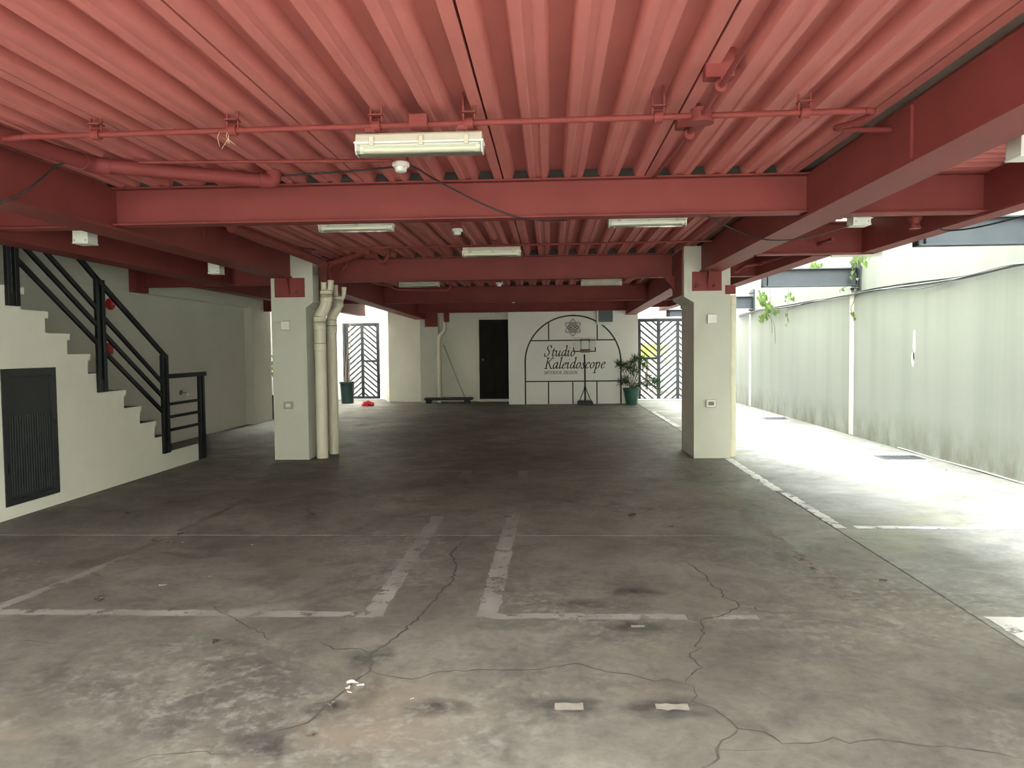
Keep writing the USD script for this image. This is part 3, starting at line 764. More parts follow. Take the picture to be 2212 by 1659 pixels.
def sl(y0, z0, y1, z1, th, name='rail'):
    s = math.hypot(y1 - y0, z1 - z0); ny, nz = -(z1 - z0) / s * th / 2, (y1 - y0) / s * th / 2
    ra.add(name, ext_x(Polygon([(y0 + ny, z0 + nz), (y1 + ny, z1 + nz), (y1 - ny, z1 - nz), (y0 - ny, z0 - nz)]), RX0 + 0.006, RX1 - 0.006), 'black', smooth=False)


SLOPE = -0.6215
for dz in (0.0, 0.19, 0.365):
    sl(6.69, 2.300 + dz, 7.86, 2.300 + dz + SLOPE * 1.17, 0.045)
    sl(8.01, 1.465 + dz * 1.0, 9.18, 1.465 + dz + SLOPE * 1.17, 0.045)
sl(6.0, 3.43, 7.90, 2.235, 0.06, 'handrail')
sl(7.86, 2.26, 9.31, 1.40, 0.06, 'handrail')
ra.add('handrail', cbox(RX0 - 0.004, RX1 + 0.006, 9.32, 10.37, 1.135, 1.19, 0.004), 'black')
for z in (0.815, 0.655, 0.49):
    ra.add('rail', cbox(RX0 + 0.006, RX1 - 0.006, 9.33, 10.16, z - 0.018, z + 0.018, 0.004), 'black')

# things on the stair wall
p = at(230, 657, 'x', -5.93)
al = Thing('fire_bell', p, 'round red fire alarm bell on the stair wall', 'alarm bell')
al.add('gong', trimesh.util.concatenate([cyl(p + [0.055, 0, 0], 0.078, 'x', 0.03, 28), cyl(p + [0.078, 0, 0], 0.06, 'x', 0.02, 28)]), 'alarm')
al.add('back_box', cyl(p + [0.02, 0, 0], 0.05, 'x', 0.04, 20), 'alarm')
al.add('screw', cyl(p + [0.092, 0, 0], 0.008, 'x', 0.01, 10), 'plastic')
p = at(233, 753, 'x', -5.93)
al = Thing('fire_call_point', p, 'small red fire call point below the alarm bell', 'call point')
al.add('case', cbox(p[0], p[0] + 0.05, p[1] - 0.045, p[1] + 0.05, p[2] - 0.075, p[2] + 0.075, 0.008), 'alarm')
al.add('window', cbox(p[0] + 0.05, p[0] + 0.053, p[1] - 0.03, p[1] + 0.03, p[2] - 0.03, p[2] + 0.03, 0.001), 'cloth_red')
p = at(390, 848, 'x', -6.10)
tp = Thing('water_tap', p, 'small metal water tap on the left wall behind the railing', 'tap')
tp.add('flange', cyl(p + [0.006, 0, 0], 0.04, 'x', 0.012, 20), 'bolt')
tp.add('spout', tube(fillet([p + [0.0, 0, 0], p + [0.10, 0.01, 0], p + [0.115, 0.01, -0.05]], 0.03), 0.011, 10), 'chrome')
tp.add('handle', [cyl(p + [0.06, 0.0, 0.03], 0.008, 'z', 0.05), cbox(p[0] + 0.03, p[0] + 0.09, p[1] - 0.008, p[1] + 0.008, p[2] + 0.05, p[2] + 0.06, 0.003)], 'chrome')

# ------------------------------------------------------------ downpipes
def downpipe(xc, yc, r, zlow, zbend0, zbend1, dx, ztop, label, joints, stub_r, flare, base_z=0.0):
    t = Thing('downpipe', (xc, yc, base_z), label, 'pipe')
    t.add('pipe', tube(fillet([(xc, yc, base_z), (xc, yc, zbend0), (xc + dx, yc, zbend1), (xc + dx, yc, ztop)], 0.09, 6), r, 20), 'pvc', smooth=50)
    for z in joints:
        X = xc if z < zbend0 + 0.02 else xc + dx
        j = t.add('collar', lathe([(r, -0.05), (r + 0.006, -0.046), (r + 0.006, 0.046), (r, 0.05)], (X, yc, z), 20), 'pvc', smooth=40)
        t.add('joint_line', lathe([(r + 0.001, 0), (r + 0.008, 0.001), (r + 0.008, 0.007), (r + 0.001, 0.008)], (X, yc, z + 0.046), 20), 'pvc_joint', parent=j)
    if stub_r:
        t.add('socket', tube([(xc + dx - 0.03, yc, ztop - 0.12), (xc + dx - 0.032, yc, ztop + 0.10), (xc + dx - 0.032, yc, ztop + 0.16)], [stub_r * 1.0, stub_r, stub_r * 1.08], 16), 'pvc', smooth=50)
        t.add('branch', tube(fillet([(xc + dx + 0.0, yc, ztop - 0.14), (xc + dx + flare, yc, ztop + 0.02), (xc + dx + flare + 0.005, yc, ztop + 0.13)], 0.06), [stub_r * 0.95] * 6 + [stub_r * 1.08], 16), 'pvc', smooth=50)
    return t


P1X, P1Y, P2X, P2Y = -3.115, 10.30, -3.075, 10.72
downpipe(P1X, P1Y, 0.077, 0, 1.93, 2.07, 0.098, 2.28, 'cream downpipe with an offset bend and forked top, right of the left column', (1.80, 1.87, 2.17, 2.22, 2.03 - 0.52), 0.042, 0.06)
downpipe(P2X, P2Y, 0.070, 0, 1.94, 2.08, 0.100, 2.22, 'second cream downpipe behind the first, furthest from the left column', (1.76, 1.84, 2.12, 2.17), 0.034, 0.085)
q = at(1586, 985, 'z', 0)
t = Thing('downpipe', (2.395, 10.30, 0), 'straight cream downpipe on the bright outer side of the right column', 'pipe')
t.add('pipe', tube([(2.39, 10.28, 0), (2.39, 10.28, 2.13)], 0.055, 18), 'pvc', smooth=50)
t.add('collar', lathe([(0.055, -0.05), (0.060, -0.046), (0.060, 0.046), (0.055, 0.05)], (2.39, 10.28, 2.05), 18), 'pvc')
q0, q1 = at(950, 866, 'y', 21.1), at(962, 690, 'y', 21.1)
t = Thing('downpipe', (q0[0], 21.1, 0), 'thin cream downpipe on the far column at the back wall', 'pipe')
xa, xb = at(949, 800, 'y', 21.1)[0], at(961, 700, 'y', 21.1)[0]
t.add('pipe', tube(fillet([(xa, 21.1, 0.0), (xa, 21.1, 1.84), (xb, 21.1, 1.99), (xb, 21.1, 2.27)], 0.08), 0.055, 14), 'pvc', smooth=50)
t.add('red_socket', cbox(xb - 0.02, xb + 0.12, 21.02, 21.16, 2.22, 2.56, 0.004), 'red')

# red pipes meeting the downpipes under the deck
rp = Thing('red_drain_pipe', (-3.0, 9.5, 2.5), 'red drain pipe along the left girder ending above the forked downpipes', 'pipe')
a0, a1 = at(500, 490, 'z', 2.63), at(694, 566, 'z', 2.56)
rp.add('pipe', tube([a0, a1 + np.array([0, -0.05, 0])], 0.052, 16), 'red', smooth=50)
rp.add('elbow', tube(fillet([a1 + np.array([0.0, -0.07, 0]), a1 + np.array([0.02, 0.02, -0.02]), (P1X + 0.066, P1Y, 2.43)], 0.05), 0.056, 16), 'red', smooth=50)
rp.add('drop', tube([(P1X + 0.066, P1Y, 2.57), (P1X + 0.066, P1Y, 2.40)], 0.040, 14), 'red', smooth=50)
rp2 = Thing('red_drain_pipe', (-2.6, 10.4, 2.5), 'red drain pipe sloping from the hooked trap to the forked downpipes', 'pipe')
b0 = at(705, 574, 'y', 10.4); b1 = at(810, 537, 'y', 10.4)
rp2.add('pipe', tube([b0, b1], 0.046, 14), 'red', smooth=50)
rp2.add('drop', tube(fillet([at(722, 567, 'y', 10.4), at(707, 582, 'y', 10.35), (P1X + 0.163, P1Y + 0.02, 2.385)], 0.06), 0.036, 14), 'red', smooth=50)
rp2.add('hub', tube([at(800, 540, 'y', 10.4), at(806, 537, 'y', 10.4)], 0.062, 16), 'red', smooth=40)
c = [at(812, 530, 'y', 10.4), at(813, 556, 'y', 10.4), at(829, 566, 'y', 10.4), at(838, 552, 'y', 10.4), at(839, 532, 'y', 10.4), at(839, 520, 'y', 10.4)]
rp2.add('trap_bend', tube(spline(c, 5), 0.032, 14), 'red', smooth=50)
rp2.add('plug', [cyl(at(829, 567, 'y', 10.4), 0.018, 'z', 0.05, 8), cyl(at(826, 568, 'y', 10.38), 0.014, 'x', 0.08, 8)], 'red')
rp3 = Thing('red_drain_pipe', (-2.7, 10.6, 2.45), 'thin curved red pipe hanging below the sloping drain pipe', 'pipe')
rp3.add('pipe', tube(spline([at(749, 560, 'y', 10.5), at(748, 572, 'y', 10.5), at(741, 580, 'y', 10.5), at(738, 586, 'y', 10.5)], 5), 0.022, 10), 'red', smooth=50)
rp3.add('tee', cyl(at(738, 584, 'y', 10.5), 0.018, 'x', 0.06, 8), 'red')
rp4 = Thing('red_conduit', (-2.4, 13, 2.6), 'red conduit bent around the far left ceiling light', 'conduit')
rp4.add('pipe', tube(fillet([at(812, 606, 'y', 12.0), at(856, 626, 'y', 12.6), at(965, 627, 'y', 12.6), at(972, 622, 'y', 12.6), at(973, 613, 'y', 12.6)], 0.05), 0.022, 10), 'red', smooth=50)
rp4.add('wall_clip', cyl(at(856, 626, 'y', 12.6), 0.027, 'x', 0.03, 10), 'red')

# big red drain pipe at the upper left
ZP = 2.70
e1 = at(200, 356, 'z', ZP); e0 = at(-60, 272, 'z', ZP); e2 = at(582, 391, 'z', 2.69)
bp = Thing('red_drain_pipe', e1, 'thick red drain pipe with an elbow at the upper left of the picture', 'pipe')
R_ = 0.048
d1 = (e0 - e1) / np.linalg.norm(e0 - e1); d2 = (e2 - e1) / np.linalg.norm(e2 - e1)
bp.add('pipe', tube([e0, e1 + d1 * 0.06], R_, 18), 'red', smooth=50)
bp.add('elbow', tube(fillet([e1 + d1 * 0.10, e1, e1 + d2 * 0.10], 0.07), R_ + 0.007, 18), 'red', smooth=50)
bp.add('pipe', tube([e1 + d2 * 0.06, e2], R_, 18), 'red', smooth=50)
bp.add('end_elbow', tube(fillet([e2 - d2 * 0.07, e2 + d2 * 0.03, e2 + d2 * 0.03 + np.array([0, 0, 0.075])], 0.05), R_ + 0.007, 18), 'red', smooth=50)

# ------------------------------------------------------------ conduits below the deck
ZC = 2.665
YC = 4.36


def clamp(t, c, axis, top=DECK):
    """A conduit hanger: strap around the pipe, two rods up into the flute."""
    c = np.array(c, float)
    s = t.add('hanger', cyl(c, 0.030, axis, 0.045, 14), 'red')
    o = np.array([0.030, 0, 0]) if axis == 'x' else np.array([0, 0.030, 0])
    for sg in (-1, 1):
        q = c + sg * o
        t.add('hanger_rod', cbox(q[0] - 0.005, q[0] + 0.005, q[1] - 0.005, q[1] + 0.005, c[2], DT + 0.02, 0.001), 'red', parent=s)
    t.add('hanger_plate', cbox(c[0] - 0.035, c[0] + 0.035, c[1] - 0.03, c[1] + 0.03, c[2] + 0.05, c[2] + 0.058, 0.001), 'red', parent=s)


cl_, cr_ = at(50, 296, 'z', ZC + 0.005), at(1868, 239, 'z', ZC)
cd = Thing('red_conduit', ((cl_ + cr_) / 2), 'red conduit crossing below the deck behind the nearest ceiling light', 'conduit')


def cpt(px):
    f = (px - 50) / (1868 - 50)
    py = 296 + (239 - 296) * f + (-6 * math.sin(math.pi * f) if False else 0)
    return at(px, py, 'y', cl_[1] + (cr_[1] - cl_[1]) * f)


end = cr_ + np.array([0.09, 0.02, 0.0])
cd.add('pipe', tube([cpt(px) for px in np.linspace(50, 1868, 12)], 0.0165, 12), 'red', smooth=50)
cd.add('end_bend', tube(spline([cr_, cr_ + np.array([0.045, 0.015, 0.0]), cr_ + np.array([0.055, 0.07, -0.005]), cr_ + np.array([0.03, 0.22, 0.0]), cr_ + np.array([0.005, 0.40, 0.02]), (1.968, cr_[1] + 0.45, cr_[2] + 0.02)], 6), 0.0165, 12), 'red', smooth=50)
cd.add('end_bend', tube(spline([cl_, cl_ + np.array([-0.10, 0.02, 0.0]), cl_ + np.array([-0.3, 0.12, 0.03])], 5), 0.0165, 12), 'red', smooth=50)
for px in (208, 503, 813, 1013, 1422, 1738):
    clamp(cd, cpt(px), 'x')
p = cpt(905)
cd.add('junction_box', cbox(p[0] - 0.05, p[0] + 0.05, p[1] - 0.04, p[1] + 0.04, p[2] - 0.02, p[2] + 0.05, 0.004), 'red')
for px in (800, 1000):
    p = cpt(px); cd.add('lamp_lug', cbox(p[0] - 0.03, p[0] + 0.03, p[1] - 0.02, p[1] + 0.02, p[2] - 0.035, p[2] - 0.008, 0.003), 'red')
pj = cpt(1515)
cd.add('junction_box', [cyl(pj + [0, 0, 0.005], 0.055, 'z', 0.06, 20), cyl(pj + [0, 0, -0.033], 0.066, 'z', 0.014, 24)], 'red')

xl = pj[0]
cl2 = Thing('red_conduit', (xl, YC, ZC), 'red conduit running lengthwise below the deck through the round junction box', 'conduit')
cl2.add('pipe', tube([(xl + 0.01, FRONT, ZC + 0.01), (xl, pj[1] - 0.05, ZC)], 0.013, 12), 'red', smooth=50)
cl2.add('pipe', tube([(xl, pj[1] + 0.05, ZC), (xl - 0.01, 5.94, ZC + 0.075)], 0.013, 12), 'red', smooth=50)
for dy in (-0.45, 0.36):
    clamp(cl2, (xl, pj[1] + dy, ZC), 'y')
    cl2.add('saddle_box', cbox(xl - 0.075, xl + 0.06, pj[1] + dy - 0.04, pj[1] + dy + 0.04, ZC + 0.035, DT, 0.003), 'red')

w0, w1 = at(300, 351, 'z', 2.68), at(845, 347, 'z', 2.68)
cd = Thing('red_conduit', w0, 'thin red conduit ending at the nearest smoke detector', 'conduit')
cd.add('pipe', tube([w0, w1], 0.011, 10), 'red', smooth=50)
cd.add('coupling', tube([w0 + (w1 - w0) * 0.72, w0 + (w1 - w0) * 0.78], 0.015, 10), 'red', smooth=50)
x0_, x1_ = at(500, 508, 'z', 2.66), at(660, 540, 'z', 2.66)
cd = Thing('red_conduit', (0, 9.2, 2.68), 'thin red conduit crossing the second bay behind the third ceiling light', 'conduit')
cd.add('pipe', tube([(-2.6, 9.25, 2.69), (-0.6, 9.2, 2.69), (1.9, 9.15, 2.69)], 0.012, 10), 'red', smooth=50)
clamp(cd, (-0.65, 9.2, 2.69), 'x')
cd = Thing('red_conduit', (-2.9, 8.5, 2.68), 'thin red conduit beside the left girder in the second bay', 'conduit')
cd.add('pipe', tube([at(500, 500, 'z', 2.68), at(570, 528, 'z', 2.68), at(680, 540, 'y', 9.6)], 0.014, 10), 'red', smooth=50)
cd.add('coupling', tube([at(566, 526, 'z', 2.68), at(574, 530, 'z', 2.68)], 0.019, 10), 'red', smooth=50)
cd = Thing('red_conduit', (2.6, 10, 2.3), 'red conduit kinked down beside the right column bracket', 'conduit')
cd.add('pipe', tube(fillet([at(1590, 588, 'y', 10.35), at(1607, 574, 'y', 10.6), at(1642, 570, 'y', 10.6), at(1712, 548, 'y', 9.3), at(1800, 516, 'y', 8.0)], 0.05), 0.020, 10), 'red', smooth=50)
cd.add('coupling', tube([at(1640, 570, 'y', 10.6), at(1650, 567, 'y', 10.4)], 0.026, 10), 'red', smooth=50)
cp = Thing('red_pipe_cap', at(1976, 480, 'y', 6.9), 'red funnel-shaped drain stub hanging under the right roof strip', 'pipe')
p = at(1976, 494, 'y', 6.9)
cp.add('funnel', lathe([(0.0, 0.04), (0.040, 0.04), (0.042, 0.06), (0.058, 0.085), (0.060, 0.10), (0.0, 0.30)], p, 18), 'red')
cp.add('rim', lathe([(0.0, 0.0), (0.048, 0.0), (0.048, 0.016), (0.038, 0.04), (0.0, 0.04)], p, 18), 'red')
cp.add('stem', cyl(p + [0, 0, 0.22], 0.045, 'z', 0.24, 16), 'red')

# ------------------------------------------------------------ black cables
def cable(name, pts, r, label, mm='cable', n=8):
    return single(name, tube(spline(pts, 8), r, n), mm, label, 'cable', smooth=60)


cable('hanging_cable', [at(-40, 452, 'y', 4.7), at(40, 422, 'y', 4.8), at(90, 386, 'y', 4.9), at(128, 356, 'y', 5.0), at(200, 345, 'z', 2.74), at(380, 366, 'z', 2.745), at(560, 380, 'z', 2.74), at(700, 374, 'z', 2.74), at(800, 366, 'z', 2.735), at(850, 361, 'z', 2.73)], 0.0065, 'black cable dipping over the left girder and running to the nearest smoke detector')
cable('hanging_cable', [at(888, 358, 'z', 2.72), at(905, 366, 'y', 5.35), at(930, 382, 'y', 5.6), at(990, 414, 'y', 5.8), at(1050, 444, 'y', 5.9), at(1110, 467, 'y', 5.94), at(1150, 474, 'y', 6.05), at(1185, 478, 'y', 6.4), at(1225, 476, 'y', 6.9)], 0.0065, 'black cable sagging from the smoke detector across the nearest cross beam')
cable('hanging_cable', [at(1520, 463, 'y', 6.06), at(1560, 484, 'y', 6.0), at(1610, 506, 'y', 5.9), at(1650, 517, 'y', 5.7), at(1690, 519, 'y', 5.6), at(1740, 514, 'y', 5.55), at(1800, 498, 'y', 5.9), at(1832, 489, 'y', 6.40)], 0.005, 'thin cable sagging below the right girder to the lamp box behind it')
cable('hanging_cable', [at(2025, 493, 'y', 6.2), at(2050, 498, 'y', 6.2), at(2100, 493, 'y', 6.0), at(2160, 480, 'y', 5.7), at(2230, 462, 'y', 5.4)], 0.006, 'black cable sagging along the right roof edge')
for k, (dz, off, lb) in enumerate([(0.0, 0.0, 'upper dark cable strung along the boundary wall'), (-0.035, 0.012, 'lower dark cable strung along the boundary wall'), (-0.055, 0.03, 'thin loose cable drooping below the others on the boundary wall')]):
    pts = []
    for (px, py) in [(2240, 562), (2170, 577), (2080, 597), (1990, 608), (1900, 621), (1845, 633), (1810, 640), (1740, 652), (1700, 659), (1650, 668), (1620, 674), (1597, 681)]:
        p = at(px, py, 'x', WALL_R - 0.03 - off)
        sag = 0.03 * math.sin(p[1] * 2.1 + k) if k == 2 else 0.0
        pts.append(p + np.array([0, 0, dz * (0.7 + 0.5 * math.sin(p[1] * 1.3)) + sag]))
    cable('wall_cable', pts, 0.015 if k < 2 else 0.005, lb, 'cable_grey')

# ------------------------------------------------------------ ceiling lights and detectors
def batten(cx, cy, label, length=0.70, zt=2.66):
    t = Thing('ceiling_light', (cx, cy, zt - 0.11), label, 'ceiling light', None)
    a, b = cx - length / 2, cx + length / 2
    hp = Polygon([(cy - 0.055, zt - 0.045), (cy + 0.055, zt - 0.045), (cy + 0.048, zt - 0.01), (cy + 0.038, zt), (cy - 0.038, zt), (cy - 0.048, zt - 0.01)])
    t.add('housing', ext_x(hp, a + 0.01, b - 0.01), 'lamp_body', smooth=False)
    t.add('gasket', cbox(a, b, cy - 0.061, cy + 0.061, zt - 0.058, zt - 0.045, 0.004), 'plastic')
    out = [(cy - 0.056, zt - 0.058), (cy - 0.050, zt - 0.095), (cy - 0.036, zt - 0.112), (cy + 0.036, zt - 0.112), (cy + 0.050, zt - 0.095), (cy + 0.056, zt - 0.058)]
    inn = Polygon(out).buffer(-0.003).union(sbox(cy - 0.05, zt - 0.06, cy + 0.05, zt - 0.05))
    df = ext_x(Polygon(out).difference(inn), a + 0.012, b - 0.012)
    d = t.add('diffuser', df, 'diffuser', smooth=False)
    for e0, e1 in ((a + 0.006, a + 0.016), (b - 0.016, b - 0.006)):
        t.add('end_cap', ext_x(Polygon(out), e0, e1), 'plastic', smooth=False)
    t.add('reflector', cbox(a + 0.03, b - 0.03, cy - 0.038, cy + 0.038, zt - 0.066, zt - 0.060, 0.001), 'plastic')
    t.add('tube_lamp', cyl((cx, cy, zt - 0.084), 0.013, 'x', length - 0.08, 16), 'tube')
    for s in (-1, 1):
        t.add('lamp_holder', cbox(cx + s * (length / 2 - 0.035) - 0.012, cx + s * (length / 2 - 0.035) + 0.012, cy - 0.016, cy + 0.016, zt - 0.104, zt - 0.064, 0.002), 'plastic')
    for f in (-0.36, 0.02, 0.37):
        x = cx + f * length
        for s in (-1, 1):
            t.add('clip', cbox(x - 0.013, x + 0.013, cy + s * 0.061 - 0.005, cy + s * 0.061 + 0.005, zt - 0.072, zt - 0.022, 0.002), 'lamp_body')
    for dx in (-0.245, 0.245):
        t.add('suspension', cbox(cx + dx - 0.005, cx + dx + 0.005, cy - 0.01, cy + 0.01, zt - 0.002, DT, 0.001), 'red')
    return t


def lightat(px, py, y, label, **k):
    p = at(px, py, 'y', y)
    return batten(p[0], y, label, zt=p[2] + 0.055, **k)


lightat(907, 312, 4.25, 'nearest ceiling batten light with a clear cover and an unlit tube', length=0.71)
lightat(770, 487, 7.1, 'ceiling batten light behind the nearest cross beam, left one of the pair', length=0.70)
lightat(1398, 476, 7.0, 'ceiling batten light behind the nearest cross beam, right one of the pair', length=0.70)
lightat(1062, 544, 9.15, 'ceiling batten light in the middle of the second bay', length=0.70)
lightat(906, 613, 12.95, 'far ceiling batten light left of centre, with a conduit bent around it', length=0.69)
lightat(1299, 610, 12.95, 'far ceiling batten light right of centre', length=0.69)
lightat(558, 620, 14.2, 'ceiling batten light in the left aisle beside the left column', length=0.69)


def detector(px, py, y, label, s=1.0):
    p = at(px, py, 'y', y)
    t = Thing('smoke_detector', p, label, 'smoke detector')
    t.add('head', lathe([(0, -0.045), (0.030, -0.045), (0.038, -0.038), (0.041, -0.012), (0.0, -0.012)], p, 26), 'plastic')
    t.add('base', lathe([(0, -0.012), (0.053, -0.012), (0.058, -0.004), (0.058, 0.012), (0.052, 0.020), (0, 0.020)], p, 26), 'plastic')
    t.add('ceiling_box', cbox(p[0] - 0.05, p[0] + 0.045, p[1] - 0.045, p[1] + 0.045, p[2] + 0.020, DECK, 0.003), 'red')
    t.add('indicator', cyl(p + [0.03, -0.036, -0.02], 0.003, 'y', 0.006, 8), 'alarm')


detector(866, 357, 5.15, 'nearest white round smoke detector, below the first ceiling light')
detector(988, 498, 8.0, 'second white smoke detector, behind the nearest cross beam')
detector(1078, 613, 12.9, 'third white smoke detector, between the two far ceiling lights')
detector(1109, 650, 17.3, 'farthest white smoke detector, before the last cross beam')


def lampbox(x0, x1, y0, y1, z0, z1, label):
    t = Thing('lamp_box', ((x0 + x1) / 2, (y0 + y1) / 2, z0), label, 'lamp')
    t.add('case', cbox(x0, x1, y0, y1, z0 + 0.012, z1, 0.003), 'lamp_white')
    t.add('bottom_lid', cbox(x0 - 0.003, x1 + 0.003, y0 - 0.003, y1 + 0.003, z0, z0 + 0.012, 0.002), 'lamp_white')
    t.add('stem', cyl(((x0 + x1) / 2, (y0 + y1) / 2, (z1 + DECK) / 2), 0.012, 'z', DECK - z1, 10), 'red')
    t.add('screw', [cyl((x0 + 0.02, y0 - 0.004, z0 + 0.03), 0.006, 'y', 0.006, 8), cyl((x1 - 0.02, y0 - 0.004, z0 + 0.03), 0.006, 'y', 0.006, 8)], 'grey_plastic')


lampbox(2.44, 2.58, 4.15, 4.29, 2.42, 2.56, 'white lamp box beyond the right girder at the upper right corner')
lampbox(2.445, 2.585, 6.37, 6.51, 2.42, 2.56, 'white lamp box beyond the right girder, behind the nearest short side beam')
lampbox(-4.055, -3.92, 6.40, 6.55, 2.39, 2.53, 'white lamp box left of the left girder, nearest the camera')
lampbox(-4.07, -3.93, 9.03, 9.18, 2.39, 2.53, 'white lamp box left of the left girder, halfway to the left column')


def plate_lamp(px0, px1, py0, py1, label, dpt=0.07):
    a, b = at(px0, py0, 'y', CY0 - dpt), at(px1, py1, 'y', CY0 - dpt)
    t = Thing('wall_lamp', ((a[0] + b[0]) / 2, CY0, b[2]), label, 'lamp')
    t.add('case', cbox(a[0], b[0], CY0 - dpt, CY0, b[2], a[2], 0.004), 'plastic')
    t.add('back_plate', cbox(a[0] + 0.01, b[0] - 0.01, CY0 - 0.008, CY0, b[2] - 0.008, a[2] + 0.006, 0.002), 'lamp_body')


plate_lamp(606, 625, 694, 713, 'square white wall lamp on the left column')
plate_lamp(1529, 1549, 679, 698, 'square white wall lamp on the right column')


def outlet(px0, px1, py0, py1, label, win):
    a, b = at(px0, py0, 'y', CY0), at(px1, py1, 'y', CY0)
    d = 0.05 if win else 0.02
    t = Thing('outlet_box', ((a[0] + b[0]) / 2, CY0, b[2]), label, 'outlet')
    t.add('case', cbox(a[0], b[0], CY0 - d, CY0, b[2], a[2], 0.004), 'lamp_body')
    fr_ = sbox(a[0] + 0.008, b[2] + 0.008, b[0] - 0.008, a[2] - 0.008).difference(sbox(a[0] + 0.026, b[2] + 0.024, b[0] - 0.026, a[2] - 0.024))
    t.add('rim', ext_y(fr_, CY0 - d - 0.006, CY0 - d), 'plastic' if win else 'grey_plastic', smooth=False)
    if win:
        t.add('window', cbox(a[0] + 0.026, b[0] - 0.026, CY0 - d - 0.004, CY0 - d, b[2] + 0.024, a[2] - 0.024, 0.001), 'dark_window')
    else:
        for k in range(3):
            x = a[0] + 0.045 + k * 0.018
            t.add('socket', cbox(x - 0.006, x + 0.006, CY0 - d - 0.004, CY0 - d, b[2] + 0.035, a[2] - 0.035, 0.001), 'plastic')


outlet(613, 634, 867, 884, 'flat grey socket outlet low on the left column', False)
outlet(1524, 1545, 863, 879, 'weatherproof outlet box with a dark window low on the right column', True)

# ------------------------------------------------------------ far end: door, sign, gates
dr = Thing('door_1', (-1.55, 21.55, 0.07), kind='structure')
dx0, dx1, dz1 = -1.99, -1.10, 2.29
dr.add('leaf', cbox(dx0, dx1, 21.56, 21.60, 0.07, dz1, 0.003), 'door')
for i in range(2):
    for j in range(3):
        xa = dx0 + 0.10 + i * 0.38; za = 0.20 + j * 0.69
        dr.add('door_panel', cbox(xa, xa + 0.30, 21.548, 21.56, za, za + 0.58, 0.008), 'door')
dr.add('knob', trimesh.util.concatenate([cyl((at(1043, 777, 'y', 21.5)[0], 21.53, at(1043, 777, 'y', 21.5)[2]), 0.012, 'y', 0.06, 10), trimesh.creation.icosphere(2, 0.030).apply_translation((at(1043, 777, 'y', 21.5)[0], 21.50, at(1043, 777, 'y', 21.5)[2]))]), 'brass')
p = at(1066, 677, 'y', 21.45)
t = Thing('emergency_light', p, 'small pale fitting above the dark door', 'lamp')
t.add('case', cbox(p[0] - 0.07, p[0] + 0.07, 21.40, 21.5, p[2] - 0.03, p[2] + 0.04, 0.005), 'plastic')
t.add('lens', cbox(p[0] - 0.05, p[0] + 0.05, 21.395, 21.40, p[2] - 0.02, p[2] + 0.02, 0.001), 'tube')

# the painted sign: arch, bars, emblem, lettering (flat paint with a hair of thickness)
FY = 20.2
sg = Thing('wall_sign', (0.6, FY, 0), 'black arch and lettering sign Studio Kaleidoscope painted on the white store wall', 'sign')


def fxz(px, py):
    q = at(px, py, 'y', FY); return q[0], q[2]


def onwall(shape, name, mm='ink', parent=None, d=0.004):
    return sg.add(name, ext_y(shape, FY - d, FY), mm, parent=parent, smooth=False)


lw = 0.036
ax0, ax1 = fxz(1134.5, 780)[0], fxz(1341, 780)[0]
ztop_, zspr = fxz(1237, 681.5)[1], fxz(1237, 782)[1]
acx, arx, arz = (ax0 + ax1) / 2, (ax1 - ax0) / 2, ztop_ - zspr
arc = [(acx + arx * math.cos(a), zspr + arz * math.sin(a)) for a in np.linspace(0, math.pi, 72)]
arch_line = LineString([(ax1, 0.005)] + arc + [(ax0, 0.005)])
onwall(arch_line.buffer(lw / 2, cap_style=2), 'arch_line')
inside = Polygon([(ax1, 0)] + arc + [(ax0, 0)])


def bar(pa, pb):
    l = LineString([pa, pb]).buffer(lw * 0.42, cap_style=2).intersection(inside)
    onwall(l, 'bar')


zh1, zh2 = fxz(1237, 735)[1], fxz(1237, 823.5)[1]
bar((ax0, zh1), (ax1, zh1)); bar((ax0, zh2), (ax1, zh2))
for px in (1185, 1290):
    x = fxz(px, 710)[0]; bar((x, zh1), (x, 3))
for px in (1185, 1237.5, 1289.5):
    x = fxz(px, 850)[0]; bar((x, 0.005), (x, zh2))

# emblem: six outer petals, six inner petals, six joining diamonds, a star
ex, ez = fxz(1237.5, 707.5)
er = 0.228
em = []
tl = 0.0085


def petal(r0, r1, wd, a, mid=0.55):
    n = 16
    s = np.linspace(0, 1, n); rr = r0 + (r1 - r0) * s; hw = wd * np.sin(np.pi * s ** (0.8 if mid > 0.5 else 1.2))
    pts = [(rr[i], hw[i]) for i in range(n)] + [(rr[i], -hw[i]) for i in range(n - 2, 0, -1)]
    c, s_ = math.cos(a), math.sin(a)
    return LineString([(ex + x * c - y * s_, ez + x * s_ + y * c) for x, y in pts + pts[:1]]).buffer(tl / 2)


for k in range(6):
    a = math.pi / 2 + k * math.pi / 3
    em.append(petal(0.085, er, 0.072, a)); em.append(petal(0.11, er * 0.93, 0.045, a)); em.append(petal(0.02, 0.125, 0.038, a)); em.append(petal(0.05, 0.16, 0.030, a + math.pi / 6))
    em.append(Point(ex + 0.145 * math.cos(a), ez + 0.145 * math.sin(a)).buffer(0.012))
hexa = [(ex + 0.06 * math.cos(math.pi / 2 + k * math.pi / 3 + math.pi / 6), ez + 0.06 * math.sin(math.pi / 2 + k * math.pi / 3 + math.pi / 6)) for k in range(7)]
em.append(LineString(hexa).buffer(tl / 2))
onwall(unary_union(em), 'emblem')

